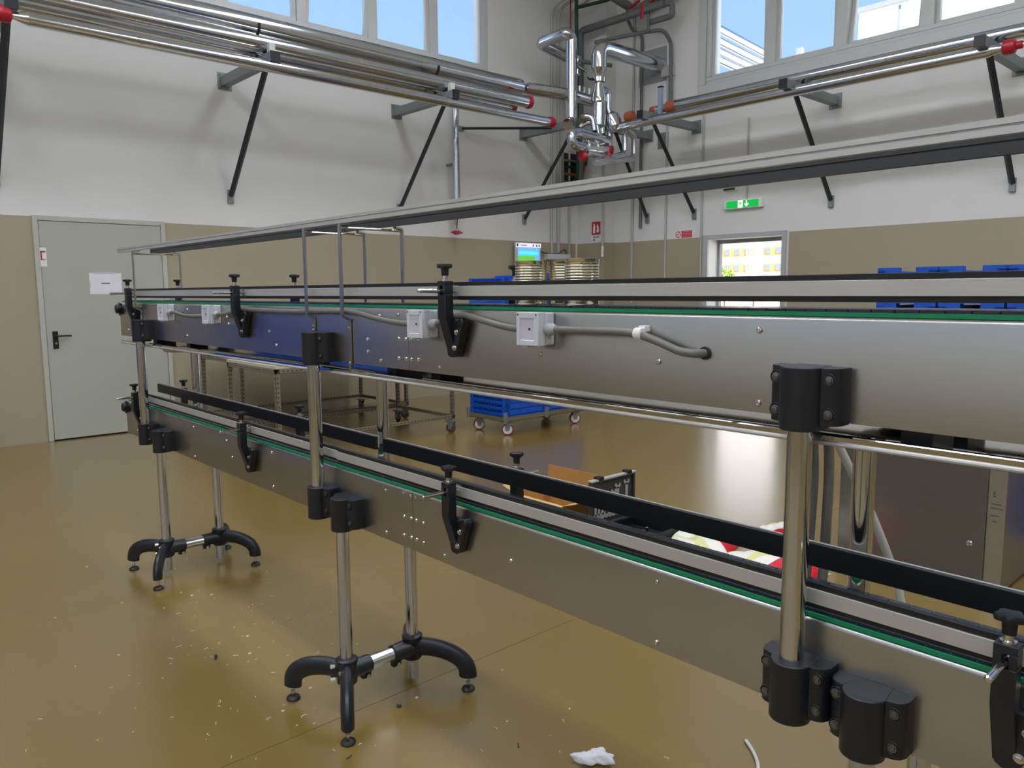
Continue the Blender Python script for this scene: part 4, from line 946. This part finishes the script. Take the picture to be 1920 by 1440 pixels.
# stainless cabinet
t = thing('steel_cabinet', 'stainless steel cabinet standing behind the chrome posts', 'cabinet', (4.24, 1.40, 0))
MB().box(-.30, .30, -.38, .38, .012, .95).build('body', M_STEEL2, t, .003)
MB().box(-.308, -.300, -.305, .375, .03, .94).build('front_panel', mat('dark_film_steel', (126, 124, 124), .32, .9, var=.06, scale=4, stretch=(1, 1, 6)), t, .002)
MB().box(-.306, -.300, -.38, -.31, .012, .95).build('corner_strip', M_STEEL2, t)
q = MB()
for z, y0, w in ((.42, -.365, .045), (.40, -.37, .05), (.365, -.355, .035), (.34, -.35, .02)): q.box(-.3066, -.306, y0, y0+w, z, z+.004)
for z in (.455, .465, .475): q.box(-.3066, -.306, -.336, -.328, z, z+.006)
q.build('pen_marks', M_INK, t)
MB().lathe([(.014, 0), (.014, .008), (.008, .012), (.006, .028)], (-.308, -.245, .22), (-1, 0, 0), 12).build('lock', M_CHROME, t)
for xx in (-.26, .26):
    for yy in (-.34, .34): MB().cyl((xx, yy, 0), (xx, yy, .014), .02, 12).build('foot', M_BLACK, t)
# cables beside the rear chrome post
hose('power_cable', [(1.62, .80, 1.10), (1.64, .80, 1.0), (1.60, .79, .75), (1.56, .80, .62), (1.50, .80, .60)], .011, M_GREYHOSE, 'grey cable hanging left of the rear chrome post, outer one', 'cable', 'cables hanging behind the near posts', .15)
hose('power_cable', [(1.645, .775, 1.10), (1.66, .775, 1.0), (1.63, .765, .75), (1.59, .77, .62), (1.50, .77, .57)], .011, M_GREYHOSE, 'grey cable hanging left of the rear chrome post, inner one', 'cable', 'cables hanging behind the near posts', .15)
hose('power_cable', [(1.60, .745, 1.13), (1.60, .735, 1.08), (1.62, .66, .93), (1.63, .60, .78), (1.60, .57, .66), (1.50, .56, .60)], .0085, M_WHITEHOSE, 'white cable arching down beside the rear chrome post', 'cable', 'cables hanging behind the near posts', .12)

# open tool case with spanners
t = thing('tool_case', 'open black tool case with spanners in the lid', 'tool case', (3.40, 2.70, 0))
MB().box(-.195, .195, -.16, .17, 0, .012).box(-.195, .195, -.16, -.145, .012, .055).box(-.195, .195, .155, .17, .012, .055).box(-.195, -.18, -.145, .155, .012, .055).box(.18, .195, -.145, .155, .012, .055).build('base', M_BLACK, t, .003)
ld = MB().box(-.195, .195, .172, .18, .055, .325).box(-.195, .195, .155, .172, .055, .068).box(-.195, .195, .155, .172, .312, .325).box(-.195, -.182, .155, .172, .068, .312).box(.182, .195, .155, .172, .068, .312).build('lid', M_DKGREY, t, .003)
MB().box(-.197, .197, .150, .184, .322, .333).build('metal_edge', M_ALU, t, .002)
for xx in (-.12, .13): MB().box(xx-.02, xx+.02, .145, .188, .326, .345).build('latch', M_BLACK, t)
def spanner(L, w):
    m = MB(); m.box(-w*.28, w*.28, -.003, .003, .02, L-.02)
    m.lathe([(w*.6, -.003), (w*.6, .003)], (0, 0, .012), (0, 1, 0), 12)
    m.prism([(-w*.3, L-.03), (w*.3, L-.03), (w*.75, L-.012), (w*.62, L), (w*.3, L), (w*.28, L-.012), (-w*.28, L-.012), (-w*.3, L), (-w*.62, L), (-w*.75, L-.012)], 'y', -.003, .003)
    return m
sp = [(-.15, .10), (-.12, .11), (-.088, .12), (-.055, .14), (-.022, .13), (.010, .15), (.045, .18), (.125, .20)]
for i, (xx, L) in enumerate(sp):
    o = spanner(L, .028+.008*(i/7)).build('spanner', M_ALU, None, loc=(3.40+xx, 2.70+.166, .09+(.01 if i < 7 else 0)))
    tag(o, 'chrome spanner in the case lid, %s from the left' % ('first', 'second', 'third', 'fourth', 'fifth', 'sixth', 'seventh', 'eighth')[i], 'spanner', 'spanners in the tool case lid')
for i in range(4):
    tag(MB().cyl((0, 0, 0), (0, 0, .055), .009, 8).build('socket', M_CHROME, None, loc=(3.28+.05*i, 2.58+.02*i, .013)), 'small chrome socket standing in the tool case, %s from the left' % ('first', 'second', 'third', 'fourth')[i], 'socket', 'sockets in the tool case base')
# open cardboard box
t = thing('cardboard_box', 'open brown cardboard box left of the tool case', 'box', (3.40, 3.33, 0))
a, b, h = .16, .22, .13
MB().box(-a, a, -b, b, 0, .004).box(-a, -a+.004, -b, b, .004, h).box(a-.004, a, -b, b, .004, h).box(-a+.004, a-.004, -b, -b+.004, .004, h).box(-a+.004, a-.004, b-.004, b, .004, h).build('carton', M_CARD, t)
MB().box(a-.002, a+.002, -b, b, h, h+.135).build('raised_flap', M_CARD, t)
MB().prism([(-a, h), (-a-.11, h-.03), (-a-.11, h-.027), (-a, h+.003)], 'y', -b, b).build('front_flap', M_CARDL, t)
for s in (-1, 1): MB().prism([(s*b, h), (s*(b+.10), h+.03), (s*(b+.10), h+.033), (s*b, h+.003)], 'x', -a, a).build('side_flap', M_CARDL, t)
# plastic sacks
def sack(loc, lx, ly, h, rz, label):
    bm = bmesh.new(); bmesh.ops.create_grid(bm, x_segments=26, y_segments=20, size=1)
    for v in bm.verts:
        x, y = v.co.x, v.co.y; k = max(0, (1-abs(x)**3))*max(0, (1-abs(y)**3))
        v.co = Vector((x*lx/2, y*ly/2, .004+h*k**.6*(1+.16*math.sin(7*x+3*y)+.12*math.sin(9*y-4*x))))
    ext = bmesh.ops.extrude_face_region(bm, geom=bm.faces[:]); 
    for v in [g for g in ext['geom'] if isinstance(g, bmesh.types.BMVert)]: v.co.z = 0.0005 if True else 0
    bmesh.ops.recalc_face_normals(bm, faces=bm.faces)
    me = bpy.data.meshes.new('plastic_sack'); bm.to_mesh(me); bm.free(); me.polygons.foreach_set('use_smooth', [True]*len(me.polygons)); me.materials.append(M_SACK)
    return tag(link('plastic_sack', me, None, loc=loc, rz=rz), label, 'sack', 'sacks on the floor behind the conveyor')
sack((3.62, 2.38, 0), .50, .36, .055, .3, 'red and white plastic sack lying next to the tool case')
sack((3.42, 1.93, 0), .55, .42, .07, -.2, 'red and white plastic sack lying behind the chrome post')
sack((4.10, 2.19, 0), .26, .12, .04, -.5, 'small red topped packet on the floor joint')
for i, (x, y, L, rz) in enumerate(((2.72, .86, .14, .4), (2.84, .74, .12, .2), (2.96, .62, .20, .5), (3.05, .50, .12, .1))):
    q = MB().box(-.03, .03, -L/2, L/2, 0, .004).box(-.03, -.026, -L/2, L/2, .004, .035)
    tag(q.build('metal_offcut', M_STEEL2, None, loc=(x, y, 0)), 'grey steel angle offcut on the floor, %s from the cables' % ('first', 'second', 'third', 'fourth')[i], 'offcut', 'steel offcuts behind the lower conveyor').rotation_euler.z = rz
# blue box added out of view for the blue reflection in the upper panel
t = thing('blue_reflection_box', 'large blue box on steel legs, added unseen for its reflection in the upper panel', 'container', (-.45, 6.0, 0))
MB().box(-.4, .4, -.8, .8, .80, 1.85).build('body', M_BLUE, t, .02)
for i in range(9): MB().box(.4, .425, -.75+.18*i, -.70+.18*i, .82, 1.83).build('rib', M_BLUE, t)
for yy in (-.65, 0, .65): [MB().box(xx-.03, xx+.03, yy-.03, yy+.03, 0, .80).build('leg', M_STEEL2, t) for xx in (-.35, .35)]

# ------------------------------------------------------------------ litter on the floor
def debris():
    m = MB(); rnd = random.Random(3)
    def bit(x, y, s):
        a = rnd.uniform(0, 6.28); k = rnd.choice((0, 1, 1, 2))
        if k == 0:
            m.box(x-s*.5, x+s*.5, y-s*.3, y+s*.3, 0, s*.35)
        else:
            pts = []; px, py, z = x, y, .0012
            for i in range(rnd.randint(3, 6)):
                pts.append((px, py, z)); a += rnd.uniform(-1.4, 1.4); px += math.cos(a)*s*.6; py += math.sin(a)*s*.6; z = .0012+rnd.uniform(0, .004)
            m.tube(pts, .0011, 5)
    for i in range(130):
        c = rnd.choice(((1.1, 2.9, .35), (1.35, 3.1, .4), (1.2, 2.5, .3), (1.6, 2.0, .35), (.9, 2.6, .5), (1.5, 1.6, .4), (1.0, 3.4, .45)))
        bit(rnd.gauss(c[0], c[2]*.6), rnd.gauss(c[1], c[2]), rnd.choice((.003, .004, .006, .010)))
    return tag(m.build('floor_shavings', M_SHAVE), 'pale plastic shavings scattered over the floor', 'shavings', kind='stuff')
debris()
bm = bmesh.new(); bmesh.ops.create_icosphere(bm, subdivisions=4, radius=1)
for v in bm.verts:
    c = v.co; k = 1+.28*math.sin(5*c.x+2*c.y)+.22*math.sin(7*c.y-3*c.z+1)+.12*math.sin(13*c.x+5*c.z); v.co = Vector((c.x*.052*k, c.y*.026*k, max(-.0, .014+c.z*.017*k)))
me = bpy.data.meshes.new('rag'); bm.to_mesh(me); bm.free(); me.polygons.foreach_set('use_smooth', [True]*len(me.polygons)); me.materials.append(M_PAPER)
tag(link('crumpled_rag', me, None, loc=(1.645, 1.44, 0), rz=-.75), 'crumpled white rag on the floor at the bottom edge', 'rag')
tag(MB().tube(fillet([(2.06, 1.19, .006), (2.03, 1.15, .006), (1.98, 1.10, .006), (1.90, 1.06, .006)], .05), .0055, 8).build('cable_offcut', M_WHITEHOSE), 'short white cable offcut on the floor', 'cable')
for i, (x, y, L, a, l) in enumerate(((1.074, 2.884, .02, 1.0, 'dark clip lying on the floor below the far stand'), (1.39, 2.104, .014, 0, 'small dark nut on the floor under the middle stand'), (1.115, 1.966, .022, .4, 'short dark pin on the floor beside the front foot'), (1.53, 1.66, .022, .9, 'thin dark sliver on the floor right of the middle stand'))):
    if i == 1: o = MB().lathe([(.006, 0), (.009, 0), (.009, .006), (.006, .006)], (0, 0, 0), (0, 0, 1), 6).build('nut', M_DKGREY, None, loc=(x, y, 0))
    elif i == 0: o = MB().box(-.015, .015, -.003, .003, 0, .004).box(-.005, .005, -.004, .004, .004, .014).build('clip', M_INK, None, loc=(x, y, 0))
    else: o = MB().box(-L/2, L/2, -.0022, .0022, 0, .003).build('sliver', M_INK, None, loc=(x, y, 0))
    o.rotation_euler.z = a; tag(o, l, 'litter')

# ================================================================== OUTSIDE
struct(MB().box(XW+.3, 120, -60, 90, -.15, -.05).build('ground', M_GROUND), 'pale concrete yard outside the exit door', 'ground')
struct(MB().box(-60, XW+.3, YW+.3, 90, -.15, -.05).build('ground', M_GROUND), 'pale concrete yard beyond the door wall', 'ground')
t = thing('white_hall', 'white clad industrial hall outside the large window', 'building', (20, 9.08, 0))
MB().box(0, 12, -40, 0, 0, 8.15).build('wall', M_WHITEB, t)
MB().box(-.06, 12.06, -40, .06, 8.15, 8.27).build('roof_edge', M_GREYTRIM, t)
for i in range(12): MB().box(-.012, 0, -3.3*i-1.0, -3.3*i-.95, .1, 8.1).build('cladding_seam', M_GREYTRIM, t)
t = thing('apartment_building', 'distant pale apartment building with orange balcony bands', 'building', (44, 24, 0))
MB().box(0, 10, -14, 10, 0, 12).build('wall', M_WHITEB, t)
for fl in range(4):
    for y0, y1 in ((1.9, 4.2), (-.9, 1.2), (-5, -2)):
        z = 2.45+fl*1.0
        o = MB().box(-.12, 0, y0, y1, z-.02, z+.50).build('balcony', M_ORANGE, t)
        for k in range(3): MB().box(-.15, -.12, y0+.2+.7*k, y0+.55+.7*k, z+.1, z+.45).build('window', M_GLASSDK, o)
t = thing('lattice_mast', 'grey lattice mast outside the exit door', 'mast', (36, 21.4, 0))
for dx, dy in ((-.12, -.12), (-.12, .12), (.12, -.12), (.12, .12)): MB().box(dx-.02, dx+.02, dy-.02, dy+.02, 0, 4.0).build('leg', M_GREYTRIM, t)
for i in range(13): MB().tube([(-.13, -.12 if i % 2 else .12, .3*i), (-.13, .12 if i % 2 else -.12, .3*i+.3)], .014, 4).build('lacing', M_GREYTRIM, t)
def tree(loc, h, r, label):
    t = thing('tree', label, 'tree', loc, 'trees outside the exit door')
    MB().cyl((0, 0, 0), (0, 0, h*.6), .06, 8, .03).build('trunk', M_BROWNW, t)
    rnd = random.Random(h); m = MB()
    for i in range(420):
        a, b = rnd.uniform(0, 6.28), rnd.uniform(-1, 1); q = r*rnd.uniform(.3, 1)**.5; c = Vector((q*math.cos(a)*math.sqrt(1-b*b), q*math.sin(a)*math.sqrt(1-b*b), h*.68+q*b*1.1))
        d = Vector((rnd.uniform(-1, 1), rnd.uniform(-1, 1), rnd.uniform(-1, 1))).normalized()*.11; e_ = d.orthogonal().normalized()*.06
        m.add([c-d, c+e_, c+d, c-e_], [(0, 1, 2, 3)])
    m.build('crown', M_LEAF, t)
tree((38, 24.1, 0), 2.9, .55, 'small yellow green tree outside the exit door, left one')
tree((38, 22.3, 0), 2.4, .3, 'small green tree outside the exit door beside the mast')
for k, z in enumerate((6.36, 6.16, 5.98, 5.84)):
    r = .075
    pipe([(12.6, 8.72+.02*k, z), (26, 10.25+.02*k, z)], r, 'polished outdoor pipe behind the window, %s of four' % ('highest', 'second', 'third', 'lowest')[k], seams=(2.0,), group='outdoor pipes on the rack')
for k, (x, y) in enumerate(((16.9, 8.96), (21, 9.43))):
    t = thing('rack_post', 'grey steel rack post carrying the outdoor pipes, %s' % ('nearer', 'farther')[k], 'post', (x, y, -.05))
    MB().box(-.06, .06, -.06, .06, 0, 6.75).build('post', M_GREYTRIM, t); MB().box(-.05, .05, -.1, .40, 5.74, 5.80).build('cross_arm', M_GREYTRIM, t)
